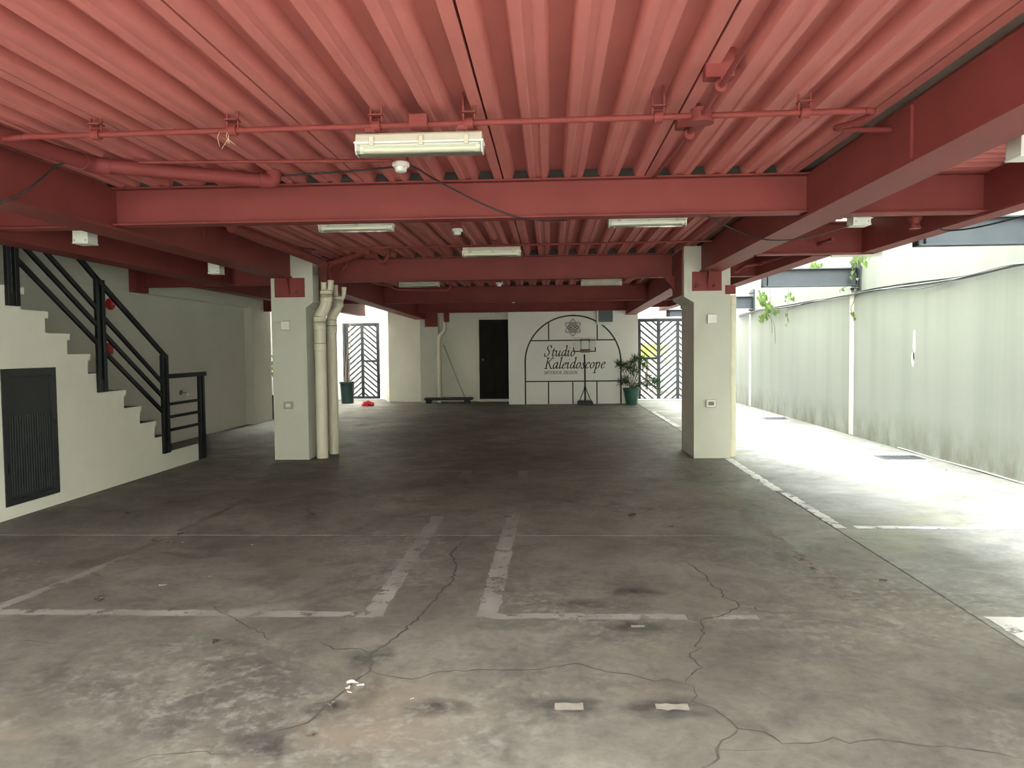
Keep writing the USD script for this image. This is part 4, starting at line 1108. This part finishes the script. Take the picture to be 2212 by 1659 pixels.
# lettering: strokes of a broad nib
ITAL = {
    'S': (1.12, [[(.92, 1.40), (.90, 1.72), (.62, 1.82), (.34, 1.66), (.32, 1.28), (.62, .92), (.74, .50), (.50, .04), (.22, -.02), (.04, .14), (.02, .48)]]),
    'K': (1.22, [[(.24, 1.74), (.24, .03)], [(.06, 1.74), (.44, 1.74)], [(.04, .02), (.44, .02)], [(1.04, 1.74), (.80, 1.50), (.27, .86)], [(.48, 1.06), (.86, .30), (1.06, .03), (1.30, .03)], [(.86, 1.74), (1.20, 1.74)]]),
    't': (0.50, [[(.22, 1.34), (.16, .98), (.14, .24), (.24, .0), (.48, .20)], [(-.02, .96), (.46, .96)]]),
    'u': (0.92, [[(-.04, .78), (.10, .98), (.12, .30), (.26, .0), (.46, .18), (.64, .62)], [(.66, .98), (.64, .24), (.74, .0), (.96, .22)]]),
    'd': (0.90, [[(.64, .90), (.40, 1.0), (.12, .68), (.08, .26), (.24, .0), (.46, .20), (.64, .66)], [(.52, 1.66), (.68, 1.74), (.64, .24), (.74, .0), (.94, .22)]]),
    'i': (0.44, [[(-.04, .78), (.12, .98), (.10, .24), (.20, .0), (.42, .22)], [(.16, 1.42), (.18, 1.44)]]),
    'o': (0.78, [[(.42, 1.0), (.14, .76), (.06, .34), (.26, .0), (.54, .22), (.64, .66), (.42, 1.0)]]),
    'a': (0.90, [[(.62, .92), (.40, 1.0), (.12, .68), (.08, .26), (.24, .0), (.44, .20), (.64, .68)], [(.66, .98), (.62, .24), (.72, .0), (.94, .22)]]),
    'l': (0.44, [[(.02, 1.68), (.16, 1.76), (.12, .24), (.22, .0), (.44, .22)]]),
    'e': (0.66, [[(.08, .44), (.40, .56), (.54, .82), (.40, 1.0), (.16, .76), (.06, .32), (.22, .0), (.56, .22)]]),
    's': (0.56, [[(.48, .76), (.44, .96), (.26, .98), (.15, .78), (.26, .54), (.40, .30), (.34, .04), (.14, -.02), (.0, .10), (-.01, .24)]]),
    'c': (0.62, [[(.52, .76), (.42, 1.0), (.18, .78), (.06, .34), (.22, .0), (.54, .20)]]),
    'p': (0.84, [[(-.02, .78), (.14, .98), (.10, .20), (.08, -.70)], [(-.12, -.72), (.28, -.72)], [(.12, .58), (.34, .94), (.56, .94), (.64, .58), (.48, .08), (.28, -.0), (.13, .14)]]),
}


def glyph(strokes, x, z, s, nib=0.165, thin=0.055, ang=math.radians(24), slant=0.22, smooth=True):
    parts = []
    nv = [(nib / 2 * math.cos(ang) * sg1 - thin / 2 * math.sin(ang) * sg2, nib / 2 * math.sin(ang) * sg1 + thin / 2 * math.cos(ang) * sg2) for sg1, sg2 in ((1, 1), (-1, 1), (-1, -1), (1, -1))]
    for st in strokes:
        pts = spline(st, 5) if (smooth and len(st) > 2) else np.array(st, float)
        pts = [(u + slant * v, v) for u, v in pts]
        for a, b in zip(pts[:-1], pts[1:]):
            parts.append(MultiPoint([(a[0] + n0, a[1] + n1) for n0, n1 in nv] + [(b[0] + n0, b[1] + n1) for n0, n1 in nv]).convex_hull)
    return affinity.affine_transform(unary_union(parts), [s, 0, 0, s, x, z]).simplify(0.0008)


def write(text, px0, px1, pyb, table, gap, **k):
    xa, zb = fxz(px0, pyb); xb = fxz(px1, pyb)[0]
    adv = [table[c][0] + gap for c in text]
    s = (xb - xa) / (sum(adv) - gap + 0.1)
    x = xa
    for c, a in zip(text, adv):
        onwall(glyph(table[c][1], x, zb, s, **k), 'letter', k.get('mm', 'ink') if False else 'ink'); x += a * s


write('Studio', 1175.5, 1243, 770, ITAL, 0.10)
write('Kaleidoscope', 1176, 1307.5, 796.5, ITAL, 0.085)
CAPS = {
    'I': (0.34, [[(.17, 1), (.17, 0)], [(.05, .98), (.29, .98)], [(.05, .02), (.29, .02)]]),
    'N': (0.86, [[(.12, 0), (.12, 1), (.70, .02), (.70, 1)], [(.0, .02), (.24, .02)], [(.58, .98), (.82, .98)]]),
    'T': (0.70, [[(.35, 1), (.35, 0)], [(.03, .80), (.03, .97), (.67, .97), (.67, .80)], [(.22, .02), (.48, .02)]]),
    'E': (0.66, [[(.14, 1), (.14, 0)], [(.02, .98), (.56, .98), (.56, .82)], [(.14, .52), (.44, .52)], [(.02, .02), (.58, .02), (.60, .2)]]),
    'R': (0.74, [[(.14, 1), (.14, 0)], [(.02, .98), (.42, .98), (.56, .86), (.56, .66), (.42, .52), (.14, .52)], [(.34, .52), (.60, .04), (.74, .02)], [(.02, .02), (.28, .02)]]),
    'O': (0.84, [[(.42, 1), (.16, .86), (.05, .5), (.16, .14), (.42, 0), (.68, .14), (.79, .5), (.68, .86), (.42, 1)]]),
    'D': (0.82, [[(.14, 1), (.14, 0)], [(.02, .98), (.42, .98), (.68, .80), (.74, .5), (.68, .2), (.42, .02), (.02, .02)]]),
    'S': (0.56, [[(.46, .80), (.40, .96), (.24, 1), (.08, .86), (.10, .66), (.40, .42), (.48, .20), (.36, .02), (.18, 0), (.04, .20)]]),
    'G': (0.84, [[(.70, .80), (.64, .94), (.42, 1), (.16, .86), (.05, .5), (.16, .14), (.42, 0), (.68, .10), (.68, .42)], [(.54, .42), (.80, .42)]]),
    ' ': (0.42, []),
}
xa, zb = fxz(1176, 808.2); xb = fxz(1247, 808.2)[0]
txt = 'INTERIOR DESIGN'
adv = [CAPS[c][0] + 0.12 for c in txt]; s_ = (xb - xa) / (sum(adv) - 0.12); x = xa
for c, a in zip(txt, adv):
    if CAPS[c][1]:
        sm = c in 'OSG'
        onwall(glyph(CAPS[c][1], x, zb, s_ * 1.0, nib=0.14, thin=0.06, slant=0.0, smooth=sm), 'letter', 'ink_grey')
    x += a * s_

# vent unit high on the store wall
a, b = at(1289, 674, 'y', 20.05), at(1325, 701, 'y', 20.05)
vt = Thing('air_conditioner', ((a[0] + b[0]) / 2, 20.1, b[2]), 'white boxed air conditioner with a dark teal front, high on the store wall', 'air conditioner')
vt.add('case', cbox(a[0], b[0], 20.06, 20.2, b[2], 2.60, 0.006), 'plastic')
vt.add('front_panel', cbox(a[0] + 0.045, b[0] - 0.015, 20.035, 20.06, b[2] + 0.075, 2.56, 0.006), 'teal')
for k in range(5):
    z = b[2] + 0.07 + k * 0.045
    vt.add('louvre', cbox(a[0] + 0.05, b[0] - 0.03, 20.028, 20.036, z, z + 0.018, 0.002), 'teal')


def gate(name, y, bays, z0, z1, label, pitch, bar_bays, th=0.04, cat='gate', hbar_z=1.1, handle=None, jamb=None):
    """bays: (x0, x1, direction) openings between uprights; direction +1: slats rise to the right."""
    xs0, xs1 = bays[0][0], bays[-1][1]
    t = Thing(name, ((xs0 + xs1) / 2, y, z0), label, cat)
    fw = 0.085
    y0_, y1_ = y - th / 2, y + th / 2
    t.add('top_rail', cbox(xs0 - fw, xs1 + fw, y0_, y1_, z1 - fw, z1, 0.004), 'gate')
    t.add('bottom_rail', cbox(xs0 - fw, xs1 + fw, y0_, y1_, z0, z0 + fw * 0.85, 0.004), 'gate')
    edges = [xs0] + [bb[1] for bb in bays]
    uprights = [(xs0 - fw, xs0)] + [(b_[1], (bays[i + 1][0] if i + 1 < len(bays) else b_[1] + fw)) for i, b_ in enumerate(bays)]
    for ua, ub in uprights:
        t.add('upright', cbox(ua, ub, y0_ - 0.004, y1_ + 0.004, z0, z1, 0.004), 'gate')
    for i, (a_, b_, d) in enumerate(bays):
        opening = sbox(a_, z0 + fw * 0.85, b_, z1 - fw)
        w = b_ - a_; rise = w * 0.86
        z = z0 - rise
        while z < z1 + rise:
            l = LineString([(a_, z if d > 0 else z + rise), (b_, z + rise if d > 0 else z)]).buffer(0.021, cap_style=3).intersection(opening)
            if not l.is_empty and l.area > 0.0012:
                t.add('slat', ext_y(l, y - 0.012, y + 0.012), 'gate', smooth=False)
            z += pitch
        if i in bar_bays:
            t.add('lock_bar', cbox(a_, b_, y - 0.018, y + 0.018, hbar_z - 0.03, hbar_z + 0.03, 0.003), 'gate')
    if handle:
        t.add('handle', [cbox(handle[0] - 0.02, handle[0] + 0.02, y0_ - 0.02, y0_, handle[1] - 0.08, handle[1] + 0.08, 0.003), cyl((handle[0], y0_ - 0.04, handle[1]), 0.016, 'x', 0.12, 10)], 'brass')
    if jamb:
        t.add('jamb', cbox(jamb[0], jamb[1], y0_ - 0.02, y1_ + 0.02, z0, z1, 0.004), 'gate')
    return t


GYR = 21.3
f_ = lambda px, yy: at(px, 780, 'y', yy)[0]
zt_, zb_ = at(1420, 688, 'y', GYR)[2], at(1420, 866, 'y', GYR)[2]
gate('side_gate', GYR, [(f_(1384, GYR), f_(1419, GYR), -1), (f_(1426, GYR), f_(1460.5, GYR), 1), (f_(1467, GYR), f_(1502, GYR), -1), (f_(1509, GYR), f_(1543, GYR), 1), (f_(1550, GYR), f_(1584, GYR), -1)],
     zb_, zt_, 'dark chevron-slatted steel gate right of the white store wall', 0.176, (0,), hbar_z=at(1400, 774, 'y', GYR)[2], handle=(f_(1590, GYR), at(1590, 778, 'y', GYR)[2]))
GYL = 22.9
zt_, zb_ = at(790, 698, 'y', GYL)[2], at(790, 861, 'y', GYL)[2]
gate('side_gate', GYL, [(f_(753.5, GYL), f_(780.5, GYL), 1), (f_(786.5, GYL), f_(814, GYL), -1)], zb_, zt_,
     'dark chevron-slatted steel gate at the far left passage behind the tall pot', 0.166, (1,), hbar_z=at(800, 780, 'y', GYL)[2], jamb=(f_(742, GYL), f_(748, GYL)))
single('trim_2', cbox(-6.3, -5.0, 22.8, 23.1, 0, zb_ + 0.0, 0.01), 'flash', kind='structure')
single('trim_3', cbox(2.29, WALL_R, 21.25, 21.5, 0, 0.05, 0.01), 'flash', kind='structure')
yardL = Thing('wall_yard', (-6, 26, 0), kind='structure')
yardL.add('panel', cbox(-6.9, -3.9, 26.0, 26.2, -0.06, 9.0, 0), 'white_wall')  # back wall raised to dim the yard behind the left gate
yardL.add('added_side_panel', cbox(-4.1, -3.9, 23.21, 26.0, -0.06, 9.0, 0), 'white_wall')  # unseen side added to close the yard off from the sky
yardR = Thing('wall_yard', (4, 34, 0), kind='structure')
yardR.add('panel', cbox(-0.5, 6.2, 28.0, 28.2, -0.06, 11.0, 0), 'white_wall')  # back wall raised to dim the yard behind the right gate
yardR.add('added_side_panel', cbox(-0.7, -0.5, 21.91, 28.2, -0.06, 11.0, 0), 'white_wall')  # unseen side added to shade this yard
single('yard_step', cbox(2.0, 6.1, 24.4, 24.7, -0.06, 0.12, 0.01), 'ochre', 'low brown kerb outside the right gate', 'kerb')

# ------------------------------------------------------------ bench, pole, hoop, pots, cloth
bn = Thing('low_bench', (-2.8, 21.1, 0), 'long low black bench standing before the back wall', 'bench')
bx0, bx1 = at(919, 860, 'y', 21.0)[0], at(1023, 860, 'y', 21.0)[0]
bt = at(970, 858.5, 'y', 20.9)[2]
bn.add('seat', cbox(bx0, bx1, 20.74, 21.01, bt - 0.065, bt, 0.02), 'rail_base')
for x in (bx0 + 0.12, bx1 - 0.16):
    lg = bn.add('leg', cbox(x - 0.07, x + 0.07, 20.77, 20.98, 0.0, bt - 0.065, 0.01), 'rail_base')
t = single('leaning_pole', tube([at(1008, 857, 'y', 21.05) * [1, 1, 0] + [0, 0.02, 0.0], at(958, 745, 'y', 21.42)], 0.016, 10), 'bamboo', 'thin grey pole leaning on the back wall above the bench', 'pole')

HY = 19.95
hp_ = at(1264, 872, 'y', HY)
hb = Thing('basketball_hoop', (hp_[0], HY, 0), 'portable basketball hoop with a clear backboard before the sign', 'basketball hoop')
hx = hp_[0]
hb.add('base', [trimesh.convex.convex_hull(np.array([(hx + sx * 0.20 * k, HY + sy * 0.17 * k, z) for k, z in ((1, 0.0), (1, 0.06), (0.86, 0.11)) for sx in (-1, 1) for sy in (-1, 1)])),
                cbox(hx - 0.17, hx + 0.17, HY - 0.19, HY - 0.13, 0.0, 0.075, 0.01)], 'rail_base')
ph = at(1264, 770, 'y', HY)
hb.add('pole', tube([(hx, HY, 0.05), (hx, HY, 0.75), (hx - 0.01, HY, ph[2] + 0.05)], [0.022, 0.020, 0.018], 12), 'black')
hb.add('clamp_knob', cyl((hx, HY, 0.44), 0.032, 'z', 0.05, 12), 'black')
for s in (-1, 1):
    hb.add('strut', tube([(hx + s * 0.15, HY - 0.05, 0.09), (hx + s * 0.01, HY, 0.44)], 0.010, 8), 'black')
ba, bb_ = at(1238.5, 729.5, 'y', HY - 0.06), at(1286.5, 759.5, 'y', HY - 0.06)
bd = hb.add('backboard', cbox(ba[0], bb_[0], HY - 0.066, HY - 0.056, bb_[2], ba[2], 0.001), 'acrylic')
ofr = sbox(ba[0], bb_[2], bb_[0], ba[2])
hb.add('board_frame', ext_y(ofr.difference(ofr.buffer(-0.012)), HY - 0.074, HY - 0.050), 'lamp_body', parent=bd, smooth=False)
low_ = [sbox(ba[0], bb_[2] - 0.004, bb_[0], bb_[2] + 0.022), sbox(ba[0] - 0.006, bb_[2], ba[0] + 0.018, bb_[2] + 0.11), sbox(bb_[0] - 0.018, bb_[2], bb_[0] + 0.006, bb_[2] + 0.11)]
hb.add('board_edge', ext_y(unary_union(low_), HY - 0.082, HY - 0.046), 'black', parent=bd, smooth=False)
cxm = (ba[0] + bb_[0]) / 2 + 0.015
tgt = sbox(cxm - 0.115, bb_[2] + 0.05, cxm + 0.115, ba[2] - 0.04)
hb.add('target_square', ext_y(tgt.difference(tgt.buffer(-0.014)).union(sbox(cxm - 0.12, ba[2] - 0.12, cxm - 0.095, ba[2] - 0.03)).union(sbox(cxm + 0.095, ba[2] - 0.12, cxm + 0.12, ba[2] - 0.03)), HY - 0.070, HY - 0.067), 'black', parent=bd, smooth=False)
th_ = np.linspace(0, 2 * np.pi, 29)
hb.add('rim', tube([(cxm + 0.13 * math.cos(a), HY - 0.22 + 0.13 * math.sin(a), bb_[2] + 0.05) for a in th_], 0.010, 8), 'hoop_red')
hb.add('rim_bracket', cbox(cxm - 0.12, cxm + 0.12, HY - 0.10, HY - 0.06, bb_[2] - 0.02, bb_[2] + 0.055, 0.004), 'hoop_red')


def pot(name, c, r0, r1, h, mm, label, cat='potted plant'):
    t = Thing(name, (c[0], c[1], 0), label, cat)
    t.add('pot', lathe([(0, 0.0), (r0, 0.0), (r1 * 0.97, h - 0.06), (r1 * 0.97, h - 0.055), (r1 * 1.05, h - 0.05), (r1 * 1.06, h), (r1 * 0.95, h), (r1 * 0.90, h - 0.05), (0.0, h - 0.05)], (c[0], c[1], 0), 28), mm, smooth=40)
    t.add('soil', lathe([(0, h - 0.055), (r1 * 0.91, h - 0.055), (r1 * 0.7, h - 0.035), (0, h - 0.025)], (c[0], c[1], 0), 18), 'soil')
    return t


def quads(centres, dirs, L, Wd, r):
    """Small pointed leaves: two triangles each, folded a little along the middle."""
    v, f = [], []
    for c, d, l, w in zip(centres, dirs, L, Wd):
        d = d / (np.linalg.norm(d) + 1e-9)
        s = np.cross(d, r.normal(0, 1, 3)); s /= np.linalg.norm(s) + 1e-9
        n = np.cross(d, s)
        k = len(v)
        v += [c, c + d * l * 0.45 + s * w / 2 + n * w * 0.15, c + d * l, c + d * l * 0.45 - s * w / 2 + n * w * 0.15]
        f += [(k, k + 1, k + 2), (k, k + 2, k + 3)]
    return trimesh.Trimesh(np.array(v), np.array(f), process=False)


# shrub by the right gate
PY = 19.85
pc = at(1364, 870, 'y', PY)
sh = pot('potted_shrub', (pc[0], PY), 0.135, 0.205, 0.43, 'pot2', 'bushy dark conifer-like shrub in a green pot beside the right gate')
r = np.random.default_rng(5)
base = np.array([pc[0], PY, 0.4])
tw, cen, dr_ = [], [], []
tips = [(1338, 784, 26), (1347, 787, 18), (1362, 783, 18), (1374, 773, 26), (1388, 772, 24), (1395, 790, 20), (1370, 800, 18), (1362, 795, 16), (1352, 822, 22), (1345, 826, 16), (1400, 815, 24), (1410, 822, 26), (1420, 826, 26), (1400, 832, 22), (1418, 835, 22), (1426, 818, 18), (1430, 842, 12), (1386, 785, 20), (1436, 780, 5), (1378, 832, 10)]
for px, py, nl in tips:
    tip = at(px, py, 'y', PY + r.uniform(-0.28, 0.18))
    mid = (base + tip) / 2 + np.array([(tip[0] - base[0]) * 0.15, 0, 0.10])
    path = spline([base, mid, tip], 6)
    tw.append(tube(path, np.linspace(0.010, 0.003, len(path)), 6))
    for _ in range(nl * 5):
        u = 1 - abs(r.normal(0, 0.07)); c = path[int(np.clip(u, 0.6, 1) * (len(path) - 1))] + r.normal(0, 0.040, 3)
        cen.append(c); dr_.append((c - path[-3]) + r.normal(0, 0.06, 3) + np.array([0, 0, 0.02]))
sh.add('branches', tw, 'bark')
sh.add('foliage', quads(cen, dr_, r.uniform(0.06, 0.12, len(cen)), r.uniform(0.012, 0.022, len(cen)), r), 'conifer', smooth=False, kind='stuff')

# tall bare stems in the pot before the left gate
qy = 21.15
pc = at(751, 871, 'y', qy)
ts = pot('tall_pot', (pc[0], qy), 0.165, 0.20, 0.60, 'pot', 'tall dark green pot with bare thin stems before the left gate')
r = np.random.default_rng(9)
for (pa, pb, pc_, pd) in [((745, 827), (746, 800), (744, 770), (742, 745)), ((752, 827), (755, 780), (757, 720), (752, 690)), ((748, 827), (748, 790), (752, 745), (758, 700)), ((755, 827), (756, 790), (756, 750), (754, 720))]:
    pth = [at(*pp, 'y', qy + k * 0.05) for k, pp in enumerate((pa, pb, pc_, pd))]
    ts.add('stem', tube(spline(pth, 6), np.linspace(0.013, 0.004, 19), 7), 'twig')
twg = []
topp = at(755, 705, 'y', qy + 0.15)
for px, py in ((745, 690), (752, 683), (764, 690), (772, 686), (778, 695), (768, 702), (760, 694)):
    twg.append(tube(spline([topp, (topp + at(px, py, 'y', qy + 0.2)) / 2 + np.array([0, 0, 0.03]), at(px, py, 'y', qy + 0.2)], 4), 0.003, 5))
ts.add('twigs', twg, 'twig')

# leafy plant in the pot in the left aisle
lp = pot('aisle_pot', (-6.02, 16.6), 0.15, 0.19, 0.50, 'pot', 'leafy green plant in a dark pot glimpsed left of the left column')
c0 = np.array([-6.02, 16.6, 0.45])
r = np.random.default_rng(12)
for k in range(5):
    a = k * 1.3; tip = c0 + np.array([0.16 * math.cos(a), 0.12 * math.sin(a), 0.35 + 0.12 * k])
    lp.add('stem', tube(spline([c0, (c0 + tip) / 2 + np.array([0.02, 0, 0.05]), tip], 5), 0.008, 6), 'bark')
    for j in range(7):
        b = a + j * 0.9; d = np.array([math.cos(b), math.sin(b), 0.3 + 0.3 * r.random()])
        lp.add('leaf', quads([tip], [d], [0.24], [0.075], r), 'palm', smooth=False)

# crumpled red cloth
p = at(795, 877, 'z', 0)
ic = trimesh.creation.icosphere(4, 1.0)
v = np.array(ic.vertices)
nn = meshkit.fbm(v * 2.4 + 5, 4, 3)
v *= (0.55 + 0.9 * nn)[:, None]
v[:, 2] = np.maximum(v[:, 2], -0.35) + 0.35
v = v * np.array([0.15, 0.11, 0.095]) + p
single('red_cloth', trimesh.Trimesh(v, ic.faces, process=False), 'cloth_red', 'crumpled bright red cloth lying on the floor before the left passage', 'cloth', base=p, smooth=40)

# ------------------------------------------------------------ vines on the boundary wall
def heart(c, s, up, nrm):
    """A heart-shaped leaf, slightly folded, hanging tip along -up."""
    up = up / np.linalg.norm(up); nrm = nrm - up * (nrm @ up); nrm /= np.linalg.norm(nrm); sd = np.cross(up, nrm)
    o = [(0, 0), (0.32, 0.20), (0.52, 0.02), (0.44, -0.38), (0, -1.0), (-0.44, -0.38), (-0.52, 0.02), (-0.32, 0.20)]
    v = [c + s * (x * sd + y * up + 0.28 * abs(x) * nrm) for x, y in o]
    v.append(c + s * (-0.45 * up))
    return trimesh.Trimesh(np.array(v), np.array([(8, i, (i + 1) % 8) for i in range(8)]), process=False)


def vine(label, stems, leaves, seed, depth=WALL_R - 0.07):
    r = np.random.default_rng(seed)
    p0 = at(*stems[0][0], 'x', depth)
    t = Thing('hanging_vine', p0, label, 'vine')
    for st in stems:
        t.add('stem', tube(spline([at(*q, 'x', depth - 0.02 * r.random()) for q in st], 6), 0.004, 6), 'bark')
    for px, py, s in leaves:
        c = at(px + r.normal(0, 1.0), py + r.normal(0, 1.0), 'x', depth - 0.10 * r.random())
        up = np.array([r.normal(0, 0.25), r.normal(0, 0.45), 1.0]); nrm = np.array([-1.0, -0.6 + r.normal(0, 0.5), 0.35])
        t.add('leaf', heart(c, s * 0.72, up, nrm), 'vine', smooth=False)


r = np.random.default_rng(31)
lv = []
for cx_, cy_, sx_, sy_, n_ in ((1650, 640, 7, 10, 20), (1662, 662, 9, 8, 16), (1652, 682, 10, 9, 16), (1648, 650, 5, 6, 8), (1676, 672, 7, 4, 7)):
    lv += [(cx_ + r.normal(0, sx_ * 0.6), cy_ + r.normal(0, sy_ * 0.6), r.uniform(0.09, 0.15)) for _ in range(n_)]
vine('thick vine of heart-shaped leaves below the second grey brace, nearest the right column', [[(1650, 590), (1652, 640), (1660, 680), (1672, 700), (1675, 742)], [(1660, 600), (1664, 650), (1668, 720)]], lv, 1)
vine('thin vine with few leaves below the middle of the second grey brace', [[(1702, 560), (1704, 630), (1701, 670), (1702, 700)]], [(1697, 638, .10), (1705, 634, .12), (1712, 644, .13), (1708, 646, .11), (1699, 650, .08), (1700, 678, .11), (1703, 686, .13), (1699, 700, .06), (1706, 640, .12)], 2)
lv = [(1848, 556, .13), (1856, 552, .14), (1864, 556, .13), (1870, 553, .13), (1852, 564, .13), (1846, 570, .12), (1842, 576, .10), (1862, 562, .12), (1866, 570, .13), (1870, 568, .11), (1855, 568, .10), (1844, 586, .13), (1848, 590, .11), (1842, 598, .10), (1836, 604, .10), (1833, 600, .09), (1852, 601, .07), (1820, 624, .09), (1816, 628, .09), (1830, 618, .08), (1849, 625, .05), (1844, 652, .05), (1842, 676, .12), (1847, 686, .09), (1840, 566, .12), (1876, 556, .11), (1850, 548, .14), (1860, 545, .14)]
vine('long vine with yellow-green leaves hanging over the wall plate of the second grey brace', [[(1858, 540), (1850, 575), (1842, 600), (1830, 615), (1818, 626)], [(1866, 545), (1862, 580), (1853, 610), (1845, 650), (1838, 665), (1842, 685)]], lv, 3)
vine('small tuft of vine leaves above the second grey brace', [[(1765, 552), (1762, 570), (1764, 584)]], [(1758 + r.normal(0, 7), 573 + r.normal(0, 6), r.uniform(.09, .14)) for _ in range(16)], 4, depth=WALL_R - 0.004)

# bush and palm fronds outside the right gate
r = np.random.default_rng(44)
c0 = at(1396, 748, 'y', 25.6)
cen = np.array([c0 + np.array([r.normal(0, 0.36), r.normal(0, 0.3), -abs(r.normal(0, 0.30)) + 0.15]) for _ in range(900)])
bs = Thing('yard_bush', (c0[0], 25.6, 0), 'yellow-green weeping bush outside the right gate', 'bush')
bs.add('foliage', quads(cen, [np.array([r.normal(0, .4), r.normal(0, .4), -1]) for _ in cen], r.uniform(0.14, 0.3, len(cen)), r.uniform(0.02, 0.045, len(cen)), r), 'hedge', smooth=False, kind='stuff')
bs.add('trunk', tube([(c0[0], 25.6, -0.06), (c0[0] + 0.03, 25.6, c0[2] - 0.1)], 0.04, 8), 'bark')

# ------------------------------------------------------------ floor drains and litter
def drain(px0, px1, py0, py1, label):
    a = at(px0, py1, 'z', 0); b = at(px1, py0, 'z', 0)
    x0, x1, y0, y1 = a[0], b[0], a[1], b[1]
    t = Thing('floor_drain', ((x0 + x1) / 2, (y0 + y1) / 2, 0), label, 'drain')
    ring = sbox(x0, y0, x1, y1).difference(sbox(x0 + 0.03, y0 + 0.03, x1 - 0.03, y1 - 0.03))
    t.add('frame', ext_z(ring, 0.0, 0.006), 'grate', smooth=False)
    n = 9
    for k in range(n):
        x = x0 + 0.05 + k * (x1 - x0 - 0.10) / (n - 1)
        t.add('grate_bar', cbox(x - 0.010, x + 0.010, y0 + 0.03, y1 - 0.03, 0.0005, 0.005, 0.001), 'grate')
    t.add('dark_sheet', cbox(x0 + 0.03, x1 - 0.03, y0 + 0.03, y1 - 0.03, 0.0002, 0.0012, 0), 'black')  # thin black sheet stands in for the darkness under the grate


drain(1912, 1975, 984.5, 992.5, 'square iron floor drain beside the boundary wall, nearest the camera')
drain(1655, 1690, 902, 906, 'small iron floor drain far along the boundary wall')


def curl(c, s, seed, mm, label, cat='leaf', group=None):
    r = np.random.default_rng(seed)
    n = 7
    v, f = [], []
    a = r.uniform(0, 6.28); ca, sa = math.cos(a), math.sin(a)
    for i in range(n):
        t_ = i / (n - 1); w = s * 0.42 * math.sin(math.pi * min(max(t_, 0.06), 0.94)) * (1 + 0.3 * r.normal())
        for j, sg_ in enumerate((-1, 0, 1)):
            x = (t_ - 0.5) * s * 1.6; y = sg_ * w; z = 0.003 + (0.10 * s) * (abs(sg_) * 1.2 + 0.8 * math.sin(3 * t_ + seed)) ** 2
            v.append((c[0] + x * ca - y * sa, c[1] + x * sa + y * ca, z))
    for i in range(n - 1):
        for j in range(2):
            k = i * 3 + j; f += [(k, k + 3, k + 4), (k, k + 4, k + 1)]
    single('dry_leaf' if mm == 'deadleaf' else 'litter_scrap', trimesh.Trimesh(np.array(v), np.array(f), process=False), mm, label, cat, group, smooth=False)


LEAVES = [(390, 1154, .075, 'largest dark dry leaf inside the left parking bay'), (330, 1168, .04, 'dry leaf just left of the largest one in the left bay'), (360, 1174, .035, 'tiny dry leaf in front of the largest one in the left bay'),
          (205, 1243, .055, 'dry leaf right of the slanted left bay line'), (212, 1298, .06, 'dry leaf lying just behind the long left painted line'), (218, 1288, .03, 'tiny dry leaf behind the one at the long left painted line'),
          (278, 1110, .05, 'dry leaf nearest the staircase wall'), (255, 1213, .03, 'tiny dry leaf beside the slanted left bay line'), (505, 1078, .04, 'dry leaf where the slanted left line fades out'),
          (675, 1112, .05, 'dry leaf between the left column and the painted bay corner'), (466, 1388, .045, 'dry leaf in front of the long left painted line'), (1364, 1114, .06, 'dark dry leaf alone on the floor right of the right bay line'),
          (1449, 1138, .04, 'small dry leaf just behind the slab joint, right of centre'), (1532, 1026, .05, 'dry leaf nearest the right column'), (1908, 1254, .05, 'dry leaf between the faded brown line and the long slab joint'),
          (1631, 1316, .02, 'tiny dark speck of leaf at the tip of a right-hand crack'), (714, 1524, .05, 'dry leaf lying on the crack at the lower left'), (672, 1590, .03, 'tiny dry leaf below the crack at the lower left')]
for i, (px, py, s, lb) in enumerate(LEAVES):
    curl(at(px, py, 'z', 0), s * 0.75, 700 + i, 'deadleaf', lb, group='dry leaves scattered on the floor')
SCRAPS = [(545, 1178, .04, 'pale scrap of litter in the middle of the left bay'), (352, 1265, .05, 'pale scrap of litter just behind the long left painted line'), (453, 1246, .025, 'tiny pale scrap right of the scrap by the left line'),
          (395, 1173, .022, 'tiny pale scrap beside the largest dry leaf'), (84, 1214, .03, 'pale scrap of litter left of the slanted left line'), (762, 1478, .055, 'largest pale scrap of the small heap beside the crack'),
          (778, 1482, .04, 'right-hand scrap of the small heap beside the crack'), (752, 1487, .035, 'left-hand scrap of the small heap beside the crack'), (755, 1497, .03, 'frontmost scrap of the small heap beside the crack'),
          (890, 1512, .03, 'tiny pale scrap right of the heap beside the crack'), (1696, 903, .09, 'pale scrap of litter beside the far floor drain'), (2045, 1016, .04, 'pale scrap of litter at the foot of the boundary wall')]
for i, (px, py, s, lb) in enumerate(SCRAPS):
    curl(at(px, py, 'z', 0), s * 0.6, 800 + i, 'paleleaf', lb, 'litter', 'pale litter on the floor')
st_ = []
r = np.random.default_rng(77)
p = cpt(490)
for k in range(5):
    q = p + np.array([r.normal(0, 0.02), -0.01, -0.01])
    st_.append(tube(spline([q, q + [r.normal(0, .012), 0, -0.03], q + [r.normal(0, .015), 0, -0.06 - 0.03 * r.random()]], 4), 0.0016, 5))
single('straw_wisp', st_, 'straw', 'wisp of dry straw hanging from the red conduit at the upper left', 'straw')
